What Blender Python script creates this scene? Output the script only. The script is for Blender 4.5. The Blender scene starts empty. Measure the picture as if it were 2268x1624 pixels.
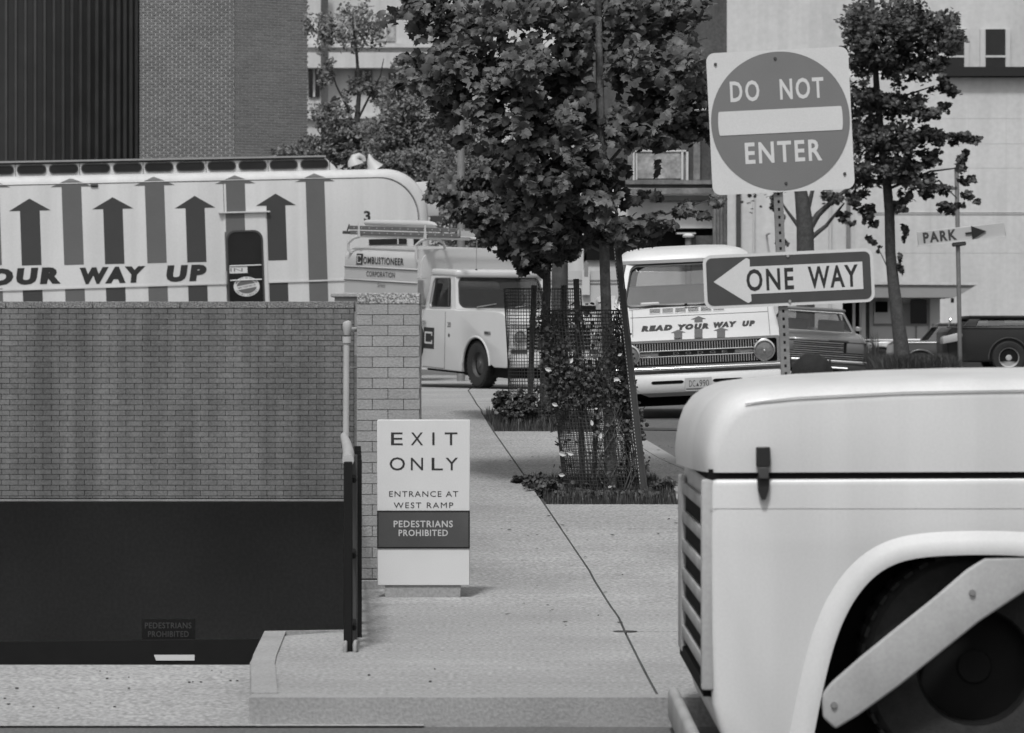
import bpy, bmesh, math, random
import numpy as np
from mathutils import Vector, Matrix

random.seed(7)
rng = np.random.default_rng(11)
S = bpy.context.scene
COL = S.collection
rad = math.radians

# ------------------------------------------------------------------ camera, sky, sun, exposure
F, CX, HY, EYE = 7741.4, 1134.0, 770.4, 1.6
cam = bpy.data.cameras.new('camera')
camo = bpy.data.objects.new('camera', cam)
COL.objects.link(camo)
camo.location = (0, 0, EYE)
camo.rotation_euler = (rad(90), 0, 0)
cam.sensor_width = 36
cam.lens = F / 2268 * 36
cam.shift_y = -(812 - HY) / 2268
cam.clip_start = 0.5
cam.clip_end = 900
cam.dof.use_dof = True
cam.dof.focus_distance = 27
cam.dof.aperture_fstop = 7.1
S.camera = camo

W = bpy.data.worlds.new('World')
S.world = W
W.use_nodes = True
wn, wl = W.node_tree.nodes, W.node_tree.links
wn.clear()
sky = wn.new('ShaderNodeTexSky')
sky.sky_type = 'NISHITA'
sky.sun_disc = False
SUN_EL, SUN_AZ = 58, 192          # azimuth measured clockwise from +Y (behind the camera, to the left)
sky.sun_elevation = rad(SUN_EL)
sky.sun_rotation = rad(SUN_AZ)
sky.dust_density = 4
bw = wn.new('ShaderNodeRGBToBW')
bg = wn.new('ShaderNodeBackground')
bg.inputs[1].default_value = 0.11
out = wn.new('ShaderNodeOutputWorld')
wl.new(sky.outputs[0], bw.inputs[0])
wl.new(bw.outputs[0], bg.inputs[0])
wl.new(bg.outputs[0], out.inputs[0])

sun = bpy.data.lights.new('sun', 'SUN')
sun.energy = 2.0
sun.angle = rad(7)
suno = bpy.data.objects.new('sun', sun)
COL.objects.link(suno)
az, el = rad(SUN_AZ), rad(SUN_EL)
to_sun = Vector((math.sin(az) * math.cos(el), math.cos(az) * math.cos(el), math.sin(el)))
suno.rotation_euler = to_sun.to_track_quat('Z', 'Y').to_euler()
suno.location = to_sun * 60

S.view_settings.view_transform = 'Standard'
S.view_settings.look = 'None'
S.view_settings.gamma = 1
S.view_settings.exposure = 0.3
S.view_settings.use_curve_mapping = False
S.cycles.max_bounces = 6
S.cycles.transparent_max_bounces = 24


# ------------------------------------------------------------------ materials (all greys: a black-and-white photograph)
def new_mat(name):
    m = bpy.data.materials.new(name)
    m.use_nodes = True
    return m, m.node_tree.nodes, m.node_tree.links, m.node_tree.nodes['Principled BSDF']


def mat(name, g, rough=0.6, amp=0.08, scale=6.0, fine=0.0, fscale=120.0, bump=0.0, metal=0.0, streak=0.0,
        spec=0.4, coat=0.0, piece=0.0, broom=0.0, coords='world'):
    m, n, l, p = new_mat(name)
    geo = n.new('ShaderNodeNewGeometry')
    tc = n.new('ShaderNodeTexCoord')
    pos = geo.outputs['Position'] if coords == 'world' else tc.outputs['Object']
    t1 = n.new('ShaderNodeTexNoise')
    t1.inputs['Scale'].default_value = scale
    t1.inputs['Detail'].default_value = 5
    l.new(pos, t1.inputs['Vector'])
    mr = n.new('ShaderNodeMapRange')
    mr.inputs['From Min'].default_value = 0.25
    mr.inputs['From Max'].default_value = 0.75
    mr.inputs['To Min'].default_value = g * (1 - amp)
    mr.inputs['To Max'].default_value = g * (1 + amp)
    l.new(t1.outputs[0], mr.inputs['Value'])
    val = mr.outputs[0]

    def mul(a, sock):
        k = n.new('ShaderNodeMath')
        k.operation = 'MULTIPLY'
        l.new(a, k.inputs[0])
        l.new(sock, k.inputs[1])
        return k.outputs[0]

    if fine:
        t2 = n.new('ShaderNodeTexNoise')
        t2.inputs['Scale'].default_value = fscale
        t2.inputs['Detail'].default_value = 2
        l.new(pos, t2.inputs['Vector'])
        r2 = n.new('ShaderNodeMapRange')
        r2.inputs['From Min'].default_value = 0.3
        r2.inputs['From Max'].default_value = 0.7
        r2.inputs['To Min'].default_value = 1 - fine
        r2.inputs['To Max'].default_value = 1 + fine
        l.new(t2.outputs[0], r2.inputs['Value'])
        val = mul(val, r2.outputs[0])
    if streak:
        mp = n.new('ShaderNodeMapping')
        mp.inputs['Scale'].default_value = (3.2, 3.2, 0.22)
        l.new(pos, mp.inputs['Vector'])
        t3 = n.new('ShaderNodeTexNoise')
        t3.inputs['Scale'].default_value = 1.0
        t3.inputs['Detail'].default_value = 4
        l.new(mp.outputs[0], t3.inputs['Vector'])
        r3 = n.new('ShaderNodeMapRange')
        r3.inputs['From Min'].default_value = 0.35
        r3.inputs['From Max'].default_value = 0.62
        r3.inputs['To Min'].default_value = 1 - streak
        r3.inputs['To Max'].default_value = 1.05
        l.new(t3.outputs[0], r3.inputs['Value'])
        val = mul(val, r3.outputs[0])
    if broom:
        mp = n.new('ShaderNodeMapping')
        mp.inputs['Scale'].default_value = (0.5, 5.0, 1)
        l.new(pos, mp.inputs['Vector'])
        t5 = n.new('ShaderNodeTexNoise')
        t5.inputs['Scale'].default_value = 1.3
        t5.inputs['Detail'].default_value = 6
        t5.inputs['Roughness'].default_value = 0.7
        l.new(mp.outputs[0], t5.inputs['Vector'])
        r5 = n.new('ShaderNodeMapRange')
        r5.inputs['From Min'].default_value = 0.3
        r5.inputs['From Max'].default_value = 0.6
        r5.inputs['To Min'].default_value = 1 - broom
        r5.inputs['To Max'].default_value = 1.06
        l.new(t5.outputs[0], r5.inputs['Value'])
        val = mul(val, r5.outputs[0])
    if piece:
        oi = n.new('ShaderNodeObjectInfo')
        ad = n.new('ShaderNodeMath')
        ad.operation = 'ADD'
        l.new(geo.outputs['Random Per Island'], ad.inputs[0])
        l.new(oi.outputs['Random'], ad.inputs[1])
        fr = n.new('ShaderNodeMath')
        fr.operation = 'FRACT'
        l.new(ad.outputs[0], fr.inputs[0])
        r4 = n.new('ShaderNodeMapRange')
        r4.inputs['To Min'].default_value = 1 - piece
        r4.inputs['To Max'].default_value = 1 + piece
        l.new(fr.outputs[0], r4.inputs['Value'])
        val = mul(val, r4.outputs[0])
    l.new(val, p.inputs['Base Color'])
    p.inputs['Roughness'].default_value = rough
    p.inputs['Metallic'].default_value = metal
    p.inputs['Specular IOR Level'].default_value = spec
    p.inputs['Coat Weight'].default_value = coat
    p.inputs['Coat Roughness'].default_value = 0.12
    if bump:
        b = n.new('ShaderNodeBump')
        b.inputs['Strength'].default_value = bump
        b.inputs['Distance'].default_value = 0.02
        l.new((t2 if fine else t1).outputs[0], b.inputs['Height'])
        l.new(b.outputs[0], p.inputs['Normal'])
    return m


def glass_mat(name, tint=0.75, rough=0.05):
    m, n, l, p = new_mat(name)
    n.remove(p)
    o = n['Material Output']
    tr = n.new('ShaderNodeBsdfTransparent')
    tr.inputs[0].default_value = (tint, tint, tint, 1)
    gl = n.new('ShaderNodeBsdfGlossy')
    gl.inputs['Roughness'].default_value = rough
    mx = n.new('ShaderNodeMixShader')
    mx.inputs[0].default_value = 0.12
    l.new(tr.outputs[0], mx.inputs[1])
    l.new(gl.outputs[0], mx.inputs[2])
    l.new(mx.outputs[0], o.inputs[0])
    return m


def leaf_mat(name, g, var=0.4, trans=0.25):
    m, n, l, p = new_mat(name)
    n.remove(p)
    o = n['Material Output']
    geo = n.new('ShaderNodeNewGeometry')
    oi = n.new('ShaderNodeObjectInfo')
    ad = n.new('ShaderNodeMath')
    ad.operation = 'ADD'
    l.new(geo.outputs['Random Per Island'], ad.inputs[0])
    l.new(oi.outputs['Random'], ad.inputs[1])
    fr = n.new('ShaderNodeMath')
    fr.operation = 'FRACT'
    l.new(ad.outputs[0], fr.inputs[0])
    r4 = n.new('ShaderNodeMapRange')
    r4.inputs['To Min'].default_value = g * (1 - var)
    r4.inputs['To Max'].default_value = g * (1 + var)
    l.new(fr.outputs[0], r4.inputs['Value'])
    d = n.new('ShaderNodeBsdfDiffuse')
    t = n.new('ShaderNodeBsdfTranslucent')
    gl = n.new('ShaderNodeBsdfGlossy')
    gl.inputs['Roughness'].default_value = 0.55
    gl.inputs['Color'].default_value = (0.5, 0.5, 0.5, 1)
    l.new(r4.outputs[0], d.inputs[0])
    l.new(r4.outputs[0], t.inputs[0])
    m1 = n.new('ShaderNodeMixShader')
    m1.inputs[0].default_value = trans
    l.new(d.outputs[0], m1.inputs[1])
    l.new(t.outputs[0], m1.inputs[2])
    m2 = n.new('ShaderNodeMixShader')
    m2.inputs[0].default_value = 0.07
    l.new(m1.outputs[0], m2.inputs[1])
    l.new(gl.outputs[0], m2.inputs[2])
    l.new(m2.outputs[0], o.inputs[0])
    return m


M = dict(
    asphalt=mat('asphalt', 0.10, 0.9, 0.15, 0.8, 0.3, 60, 0.3),
    walk=mat('sidewalk_concrete', 0.27, 0.9, 0.18, 0.7, 0.36, 42, 0.35, broom=0.07),
    joint=mat('joint_dirt_and_dark_patch', 0.05, 0.95, 0.2, 5),
    kerb=mat('kerb_concrete', 0.27, 0.9, 0.12, 2, 0.15, 60, 0.2),
    soil=mat('soil', 0.06, 0.95, 0.3, 8, 0.3, 60, 0.6),
    concrete=mat('concrete_wall', 0.22, 0.9, 0.15, 1.5, 0.1, 60, 0.1, streak=0.2),
    darkconc=mat('dark_concrete', 0.30, 0.9, 0.2, 1.0, 0.1, 30),
    brickp=mat('pillar_brick', 0.255, 0.85, 0.07, 4, 0.12, 70, 0.2, piece=0.06),
    mortarp=mat('pillar_mortar', 0.16, 0.95, 0.2, 10),
    brickw=mat('ramp_brick', 0.15, 0.85, 0.12, 1.4, 0.18, 45, 0.2, streak=0.36, piece=0.09),
    mortarw=mat('ramp_mortar', 0.072, 0.95, 0.3, 3, streak=0.4),
    brickf=mat('far_brick', 0.135, 0.85, 0.12, 0.5, 0.1, 20, piece=0.14),
    mortarf=mat('far_mortar', 0.50, 0.95, 0.1, 1),
    aggr=mat('exposed_aggregate', 0.27, 0.9, 0.1, 3, 0.65, 75, 0.6),
    aggrd=mat('exposed_aggregate_dark', 0.17, 0.9, 0.15, 3, 0.6, 60, 0.6),
    white=mat('white_paint', 0.51, 0.38, 0.03, 2, 0.03, 40, spec=0.45, coords='local'),
    buswhite=mat('trailer_white_paint', 0.50, 0.45, 0.04, 0.8, 0.03, 30, spec=0.4, streak=0.06),
    boxgrey=mat('service_body_paint', 0.40, 0.5, 0.05, 1.5, 0.03, 40, spec=0.4),
    truckwhite=mat('cab_white_paint', 0.47, 0.35, 0.04, 1.5, 0.02, 40, coat=0.3),
    nearwhite=mat('near_white_paint', 0.52, 0.5, 0.05, 1.6, 0.03, 90, coat=0.12, streak=0.07),
    nearfront=mat('near_grey_paint', 0.33, 0.6, 0.15, 3, 0.06, 60, streak=0.15),
    signwhite=mat('sign_white', 0.52, 0.5, 0.03, 5, 0.04, 160, coords='local'),
    signgrey=mat('sign_mid_grey', 0.15, 0.5, 0.05, 5, 0.05, 160, coords='local'),
    signblack=mat('sign_black', 0.05, 0.45, 0.15, 7, 0.05, 160, coords='local'),
    letterlight=mat('letter_light', 0.42, 0.5, 0.03, 5),
    letterdark=mat('letter_dark', 0.02, 0.5, 0.05, 5),
    arrowgrey=mat('arrow_grey', 0.105, 0.5, 0.06, 2, 0.03, 30),
    arrowdark=mat('arrow_dark', 0.042, 0.5, 0.06, 2, 0.03, 30),
    black=mat('black_paint', 0.012, 0.5, 0.1, 5),
    void=mat('underbody_black', 0.01, 0.9, 0.1, 5, spec=0.1),
    rubber=mat('rubber', 0.018, 0.85, 0.25, 20, 0.1, 60, 0.2, coords='local'),
    rim=mat('wheel_rim', 0.05, 0.55, 0.2, 10, coords='local'),
    rimlight=mat('wheel_rim_light', 0.35, 0.45, 0.1, 10, coords='local'),
    chrome=mat('chrome', 0.75, 0.18, 0.05, 8, metal=1.0),
    chromedull=mat('chrome_dull', 0.55, 0.3, 0.1, 8, metal=0.9),
    lens=mat('lamp_lens', 0.16, 0.15, 0.3, 25, coat=0.8, coords='local'),
    steel=mat('galvanised_steel', 0.20, 0.5, 0.15, 6, 0.1, 50, metal=0.3),
    steeldark=mat('dark_steel', 0.045, 0.6, 0.2, 6),
    pipe=mat('pipe_light', 0.36, 0.5, 0.08, 6),
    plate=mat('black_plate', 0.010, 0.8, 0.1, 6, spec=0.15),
    garagewall=mat('garage_wall', 0.50, 0.9, 0.15, 0.5, 0.1, 20),
    alum=mat('ladder_metal', 0.12, 0.5, 0.15, 6, metal=0.2),
    bark=mat('bark_light', 0.17, 0.9, 0.3, 12, 0.2, 40, 0.4),
    barkd=mat('bark_dark', 0.055, 0.9, 0.35, 10, 0.2, 40, 0.5),
    wood=mat('pole_wood', 0.06, 0.9, 0.3, 7, 0.15, 40, 0.3, streak=0.3),
    stake=mat('stake_wood', 0.04, 0.9, 0.3, 10, 0.2, 40, 0.3),
    wire=mat('cage_wire', 0.035, 0.7, 0.3, 20),
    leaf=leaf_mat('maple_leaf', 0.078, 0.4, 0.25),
    leafdark=leaf_mat('maple_leaf_dark', 0.055, 0.5, 0.2),  # darker leaf tone for the farther tree and fallen leaves
    leafmid=leaf_mat('locust_leaf', 0.13, 0.5, 0.25),
    leafsm=leaf_mat('small_leaf', 0.05, 0.5, 0.2),
    ivy=leaf_mat('ivy_leaf', 0.05, 0.55, 0.15),
    grass=leaf_mat('grass_blade', 0.07, 0.5, 0.25),
    paper=mat('pale_leaf', 0.5, 0.7, 0.05, 10),
    palewall=mat('pale_wall', 0.49, 0.85, 0.10, 0.35, 0.05, 7, streak=0.05),
    palewall2=mat('pale_facade', 0.46, 0.85, 0.08, 0.3, 0.03, 12, streak=0.1),
    booth=mat('booth_wall', 0.62, 0.8, 0.06, 0.5),
    fascia=mat('booth_fascia', 0.25, 0.8, 0.1, 0.7),
    stone=mat('carved_stone', 0.17, 0.85, 0.35, 2.5, 0.2, 12, 0.3, streak=0.25),
    darkstone=mat('dark_masonry', 0.07, 0.85, 0.25, 1.5, 0.2, 14, 0.3, streak=0.2),
    winglass=mat('dark_window', 0.015, 0.12, 0.3, 1.5),
    winbright=mat('curtained_window', 0.26, 0.5, 0.45, 3.0, 0.2, 12),
    carmid=mat('car_paint_mid', 0.11, 0.3, 0.05, 3, coat=0.6),
    cardark=mat('car_paint_dark', 0.05, 0.3, 0.05, 3, coat=0.6),
    carblack=mat('car_paint_black', 0.008, 0.45, 0.05, 3, coat=0.1),
    carwhite=mat('car_paint_white', 0.46, 0.35, 0.05, 3, coat=0.5),
    seat=mat('seat_vinyl', 0.10, 0.6, 0.15, 6),
    seatlight=mat('seat_light', 0.24, 0.6, 0.15, 6),
    rib=mat('dark_rib_metal', 0.018, 0.45, 0.2, 2, streak=0.2),
    ribedge=mat('rib_edge_metal', 0.045, 0.4, 0.2, 2),
    skin=mat('skin', 0.16, 0.6, 0.05, 10),
    hair=mat('hair', 0.010, 0.8, 0.3, 60, 0.3, 200, 0.4),
    cloth=mat('cloth', 0.08, 0.9, 0.1, 10),
)
GLASS = glass_mat('window_glass', 0.7)
GLASSD = glass_mat('window_glass_tinted', 0.42)


# ------------------------------------------------------------------ helpers
def xyz(px, py, d):
    return Vector(((px - CX) / F * d, d, EYE - (py - HY) / F * d))


def hit(Mx, ax, val, px, py):
    inv = Mx.inverted()
    o = inv @ Vector((0, 0, EYE))
    dd = inv.to_3x3() @ Vector(((px - CX) / F, 1, -(py - HY) / F))
    return o + dd * ((val - o[ax]) / dd[ax])


GT = [(-60, 0), (21.5, 0), (23.5, .04), (38.5, .92), (45, .935), (59, .945), (75, 1.0), (92, .93), (400, .93)]


def g(y):
    return float(np.interp(y, [a for a, _ in GT], [b for _, b in GT]))


def ghit(px, py, off=0.0):
    d = 12.0
    while d < 140:
        if HY + (EYE - g(d) - off) * F / d <= py:
            break
        d += 0.02
    return Vector(((px - CX) / F * d, d, g(d) + off))


def tag(o, label=None, cat=None, group=None, kind=None):
    for k, v in (('label', label), ('category', cat), ('group', group), ('kind', kind)):
        if v:
            o[k] = v
    return o


def thing(name, label, cat, Mx=None, group=None):
    o = bpy.data.objects.new(name, None)
    COL.objects.link(o)
    if Mx is not None:
        o.matrix_world = Mx
    return tag(o, label, cat, group)


def link(name, me, m=None, parent=None, kind=None, loc=None):
    o = bpy.data.objects.new(name, me)
    COL.objects.link(o)
    if m is not None and len(me.materials) == 0:
        me.materials.append(M[m] if isinstance(m, str) else m)
    if parent is not None:
        o.parent = parent
    if kind:
        o['kind'] = kind
    if loc is not None:
        o.location = loc
    return o


class MB:
    def __init__(s):
        s.v, s.f = [], []

    def add(s, vs, fs):
        b = len(s.v)
        s.v += [tuple(v) for v in vs]
        s.f += [tuple(b + i for i in f) for f in fs]
        return s

    def box(s, x0, y0, z0, x1, y1, z1):
        return s.add([(x0, y0, z0), (x1, y0, z0), (x1, y1, z0), (x0, y1, z0), (x0, y0, z1), (x1, y0, z1), (x1, y1, z1), (x0, y1, z1)],
                     [(0, 3, 2, 1), (4, 5, 6, 7), (0, 1, 5, 4), (1, 2, 6, 5), (2, 3, 7, 6), (3, 0, 4, 7)])

    def quad(s, a, b, c, d):
        return s.add([a, b, c, d], [(0, 1, 2, 3)])

    def prism(s, poly, ax, a, b):
        """poly: 2-D outline; extruded along axis ax from a to b"""
        n = len(poly)

        def P(p, t):
            if ax == 1:
                return (p[0], t, p[1])
            if ax == 0:
                return (t, p[0], p[1])
            return (p[0], p[1], t)
        vs = [P(p, a) for p in poly] + [P(p, b) for p in poly]
        fs = [tuple(range(n)), tuple(range(2 * n - 1, n - 1, -1))] + [(i, n + i, n + (i + 1) % n, (i + 1) % n) for i in range(n)]
        return s.add(vs, fs)

    def tube(s, pts, r, n=8, cap=True):
        pts = [Vector(p) for p in pts]
        rs = r if isinstance(r, (list, tuple)) else [r] * len(pts)
        vs, fs = [], []
        up = None
        for i, p in enumerate(pts):
            t = (pts[min(i + 1, len(pts) - 1)] - pts[max(i - 1, 0)]).normalized()
            if up is None:
                up = Vector((0, 0, 1)) if abs(t.z) < 0.9 else Vector((1, 0, 0))
            a = t.cross(up).normalized()
            up = a.cross(t).normalized()
            for k in range(n):
                th = 2 * math.pi * k / n
                vs.append(p + (a * math.cos(th) + up * math.sin(th)) * rs[i])
        for i in range(len(pts) - 1):
            for k in range(n):
                k2 = (k + 1) % n
                fs.append((i * n + k, i * n + k2, (i + 1) * n + k2, (i + 1) * n + k))
        if cap:
            fs.append(tuple(range(n - 1, -1, -1)))
            fs.append(tuple((len(pts) - 1) * n + k for k in range(n)))
        return s.add(vs, fs)

    def lathe(s, c, axis, prof, n=28):
        """prof: (radius, along) pairs round axis ('x','y','z') at centre c"""
        vs, fs = [], []
        for (r, h) in prof:
            for k in range(n):
                th = 2 * math.pi * k / n
                u, w = r * math.cos(th), r * math.sin(th)
                vs.append({'x': (c[0] + h, c[1] + u, c[2] + w), 'y': (c[0] + u, c[1] + h, c[2] + w),
                           'z': (c[0] + u, c[1] + w, c[2] + h)}[axis])
        for i in range(len(prof) - 1):
            for k in range(n):
                k2 = (k + 1) % n
                fs.append((i * n + k, i * n + k2, (i + 1) * n + k2, (i + 1) * n + k))
        return s.add(vs, fs)

    def mesh(s, name, smooth=False, bevel=0, seg=3, angle=40):
        me = bpy.data.meshes.new(name)
        me.from_pydata(s.v, [], s.f)
        bm = bmesh.new()
        bm.from_mesh(me)
        bmesh.ops.remove_doubles(bm, verts=bm.verts, dist=1e-5)
        bmesh.ops.recalc_face_normals(bm, faces=bm.faces)
        if bevel:
            es = [e for e in bm.edges if len(e.link_faces) == 2 and e.calc_face_angle(0) > rad(angle)]
            bmesh.ops.bevel(bm, geom=es, offset=bevel, segments=seg, profile=0.5, affect='EDGES', clamp_overlap=True)
        bm.to_mesh(me)
        bm.free()
        if smooth or bevel:
            me.polygons.foreach_set('use_smooth', [True] * len(me.polygons))
            me.set_sharp_from_angle(angle=rad(38))
        return me

    def build(s, name, m, parent=None, kind=None, **kw):
        return link(name, s.mesh(name, **kw), m, parent, kind)


_fc = {}


def text2d(txt, bold=0.0, space=1.0, shear=0.0):
    key = (txt, bold, space, shear)
    if key not in _fc:
        cu = bpy.data.curves.new('lettering', 'FONT')
        cu.body = txt
        cu.offset = bold
        cu.space_character = space
        cu.shear = shear
        cu.resolution_u = 3
        ob = bpy.data.objects.new('lettering_source', cu)
        COL.objects.link(ob)
        dg = bpy.context.evaluated_depsgraph_get()
        me = bpy.data.meshes.new_from_object(ob.evaluated_get(dg))
        v = np.array([tuple(x.co) for x in me.vertices])
        fs = [tuple(p.vertices) for p in me.polygons]
        bpy.data.objects.remove(ob)
        bpy.data.curves.remove(cu)
        bpy.data.meshes.remove(me)
        v[:, :2] -= v[:, :2].min(0)
        v[:, :2] /= v[:, :2].max(0)
        _fc[key] = (v[:, :2], fs)
    return _fc[key]


def lettering(txt, m, parent, x0, z0, x1, z1, y, bold=0.0, space=1.0, shear=0.0, thick=0.002, x1z=0.0, fn=None):
    """text filling the rectangle x0..x1, z0..z1 of the local plane at y; x1z lifts its right end"""
    v, fs = text2d(txt, bold, space, shear)
    vs = []
    for a, b in v:
        q = (x0 + a * (x1 - x0), y, z0 + b * (z1 - z0) + a * x1z)
        vs.append(fn(q) if fn else q)
    me = bpy.data.meshes.new('lettering')
    me.from_pydata(vs, [], fs)
    return link('lettering', me, m, parent)


def rrect(x0, z0, x1, z1, r, n=6):
    pts = []
    for cx, cz, a0 in ((x1 - r, z0 + r, -90), (x1 - r, z1 - r, 0), (x0 + r, z1 - r, 90), (x0 + r, z0 + r, 180)):
        for k in range(n + 1):
            a = rad(a0 + 90 * k / n)
            pts.append((cx + r * math.cos(a), cz + r * math.sin(a)))
    return pts


def ring(mb, outer, inner, y0, y1):
    """flat ring with thickness between two equal-length outlines in the xz plane"""
    n = len(outer)
    vs = [(p[0], y0, p[1]) for p in outer] + [(p[0], y0, p[1]) for p in inner] + \
         [(p[0], y1, p[1]) for p in outer] + [(p[0], y1, p[1]) for p in inner]
    fs = []
    for i in range(n):
        j = (i + 1) % n
        fs += [(i, j, n + j, n + i), (2 * n + i, 3 * n + i, 3 * n + j, 2 * n + j), (i, 2 * n + i, 2 * n + j, j),
               (n + i, n + j, 3 * n + j, 3 * n + i)]
    return mb.add(vs, fs)


def bricks(parent, Mw, x0, x1, z0, z1, pl, ph, joint, depth, m, limit=300, name='brick', wob=0.0015, y=0.0):
    """running-bond bricks on the local xz plane (front at y), nearest rows as parts, the rest as one stuff part"""
    cells = []
    r = 0
    z = z1
    while z - ph > z0 - ph * 0.6:
        zb = max(z - ph, z0)
        off = (r % 2) * pl / 2
        x = x0 - off
        while x < x1:
            a, b = max(x, x0), min(x + pl, x1)
            if b - a > pl * 0.15:
                cells.append((a + joint / 2, b - joint / 2, zb + joint, z))
            x += pl
        z -= ph
        r += 1
    base = MB().box(-.5, 0, -.5, .5, 1, .5).mesh('brick')
    base.materials.append(M[m])
    mb = MB()
    for i, (a, b, c, d) in enumerate(cells):
        yo = y - depth + random.uniform(-wob, wob)
        if i < limit:
            o = bpy.data.objects.new(name, base)
            COL.objects.link(o)
            o.parent = parent
            o.location = ((a + b) / 2, yo, (c + d) / 2)
            o.scale = (b - a, depth + .01, d - c)
        else:
            mb.box(a, yo, c, b, y + .01, d)
    if mb.v:
        mb.build('brickwork', m, parent, kind='stuff')


LEAF = {
    'maple': [(0, -.1), (.22, -.12), (.5, .0), (.42, .2), (.62, .45), (.36, .5), (.2, .9), (0, .7), (-.2, .92), (-.36, .5), (-.62, .45), (-.42, .2), (-.5, 0), (-.22, -.12)],
    'oval': [(0, 0), (.22, .25), (.24, .6), (0, 1), (-.24, .6), (-.22, .25)],
    'blade': [(-.05, 0), (.05, 0), (.03, .6), (0, 1), (-.03, .6)],
}


def leaf_verts(kind, bend=0.25):
    pts = LEAF[kind]
    c = (0, .42)
    vs = [(c[0], c[1], bend * .35)] + [(p[0], p[1], -bend * abs(p[0]) * random.uniform(.6, 1.5) + bend * .25 * p[1]) for p in pts]
    n = len(pts)
    return np.array(vs) - np.array([0, .4, 0]), [(0, 1 + i, 1 + (i + 1) % n) for i in range(n)]


def leaf_mesh_cloud(name, pos, size, m, kind='maple', up=0.5, face=(0, -.6, .8), parent=None, spread=1.0):
    """one mesh of many leaves; returns the object"""
    n = len(pos)
    if n == 0:
        return None
    tv, tf = leaf_verts(kind)
    nv = len(tv)
    R = leaf_rot(n, face, spread)
    s = size if hasattr(size, '__len__') else np.full(n, size)
    V = (np.einsum('nij,vj->nvi', R, tv) * np.asarray(s)[:, None, None] + np.asarray(pos)[:, None, :]).reshape(-1, 3)
    T = np.array(tf)
    Fa = (T[None] + (np.arange(n) * nv)[:, None, None]).reshape(-1, 3)
    me = bpy.data.meshes.new(name)
    me.vertices.add(len(V))
    me.vertices.foreach_set('co', V.astype(np.float32).ravel())
    me.loops.add(Fa.size)
    me.loops.foreach_set('vertex_index', Fa.astype(np.int32).ravel())
    me.polygons.add(len(Fa))
    me.polygons.foreach_set('loop_start', np.arange(0, Fa.size, 3, dtype=np.int32))
    me.polygons.foreach_set('loop_total', np.full(len(Fa), 3, dtype=np.int32))
    me.update(calc_edges=True)
    return link(name, me, m, parent, 'stuff')


def leaf_rot(n, face, spread):
    f = np.array(face, float)
    nz = f[None] + rng.normal(0, spread * .6, (n, 3))
    nz /= np.linalg.norm(nz, axis=1)[:, None]
    rv = rng.normal(0, 1, (n, 3)) + np.array([0, 0, -1.0])
    ny = rv - (rv * nz).sum(1)[:, None] * nz
    ny /= np.linalg.norm(ny, axis=1)[:, None]
    nx = np.cross(ny, nz)
    return np.stack([nx, ny, nz], axis=2)


def leaf_parts(parent, pos, size, m, kind='maple', face=(0, -.6, .8), spread=1.0):
    meshes = []
    for _ in range(5):
        tv, tf = leaf_verts(kind)
        me = bpy.data.meshes.new('leaf')
        me.from_pydata([tuple(v) for v in tv], [], tf)
        me.materials.append(M[m])
        meshes.append(me)
    R = leaf_rot(len(pos), face, spread)
    for i, p in enumerate(pos):
        o = bpy.data.objects.new('leaf', meshes[i % 5])
        COL.objects.link(o)
        o.parent = parent
        Mx = Matrix([[*(R[i][r] * size[i]), p[r]] for r in range(3)] + [[0, 0, 0, 1]])
        o.matrix_local = parent.matrix_world.inverted() @ Mx if parent is not None else Mx
    return


def blobs(spec, K):
    """spec rows: px, py, rx, ry, depth, half-thickness, weight -> leaf points"""
    out_ = []
    tot = sum(a[2] * a[3] * a[6] for a in spec)
    for (px, py, rx, ry, d, th, w) in spec:
        n = int(K * rx * ry * w / tot)
        # clumps inside the blob
        nc = max(3, n // 22)
        cc = rng.normal(0, .5, (nc, 3))
        nr = np.linalg.norm(cc, axis=1)
        cc[nr > 1] /= nr[nr > 1][:, None]
        idx = rng.integers(0, nc, n)
        q = cc[idx] + rng.normal(0, .165, (n, 3))
        x = px + q[:, 0] * rx
        z = py + q[:, 1] * ry
        y = d + q[:, 2] * th
        out_.append(np.stack([(x - CX) / F * y, y, EYE - (z - HY) / F * y], axis=1))
    return np.concatenate(out_)


# ------------------------------------------------------------------ ground, street, sidewalk, ramp
XW = -0.0451          # the ramp's right wall follows x = XW * y


def grid_sheet(name, xs, ys, zf, m, skip=None, kind='structure', **kw):
    mb = MB()
    for j in range(len(ys) - 1):
        for i in range(len(xs) - 1):
            if skip and skip((xs[i] + xs[i + 1]) / 2, (ys[j] + ys[j + 1]) / 2):
                continue
            mb.quad((xs[i], ys[j], zf(ys[j])), (xs[i + 1], ys[j], zf(ys[j])), (xs[i + 1], ys[j + 1], zf(ys[j + 1])), (xs[i], ys[j + 1], zf(ys[j + 1])))
    return mb.build(name, m, kind=kind, **kw)


ys = [-60, 0, 10, 16.1, 17.8, 19.7, 21.5, 23.5, 26, 30, 34, 38.5, 43.6, 45, 50, 59, 66, 80, 110, 200, 400]
grid_sheet('street', [-200, -60, -9, -.85, 3, 12, 60, 200], ys, lambda y: g(y) - .13, 'asphalt',
           skip=lambda x, y: -9 < x < -.85 and 16.1 < y < 43.6)

KY = [(16.1, 9.5), (17, 7.8), (18, 6.6), (20, 5.2), (22, 4.3), (25, 3.2), (28, 2.4), (30.5, 1.88), (32.5, 1.54), (34.8, 1.3), (38, 1.08), (42, .98), (60, .6), (80, .4)]


def kx(y):
    return float(np.interp(y, [a for a, _ in KY], [b for _, b in KY]))


XL = [(16.1, -1.2), (17.8, -1.33), (19.68, -1.39), (19.7, XW * 19.7), (43.6, XW * 43.6), (80, XW * 43.6)]


def xl(y):
    return float(np.interp(y, [a for a, _ in XL], [b for _, b in XL]))


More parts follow.
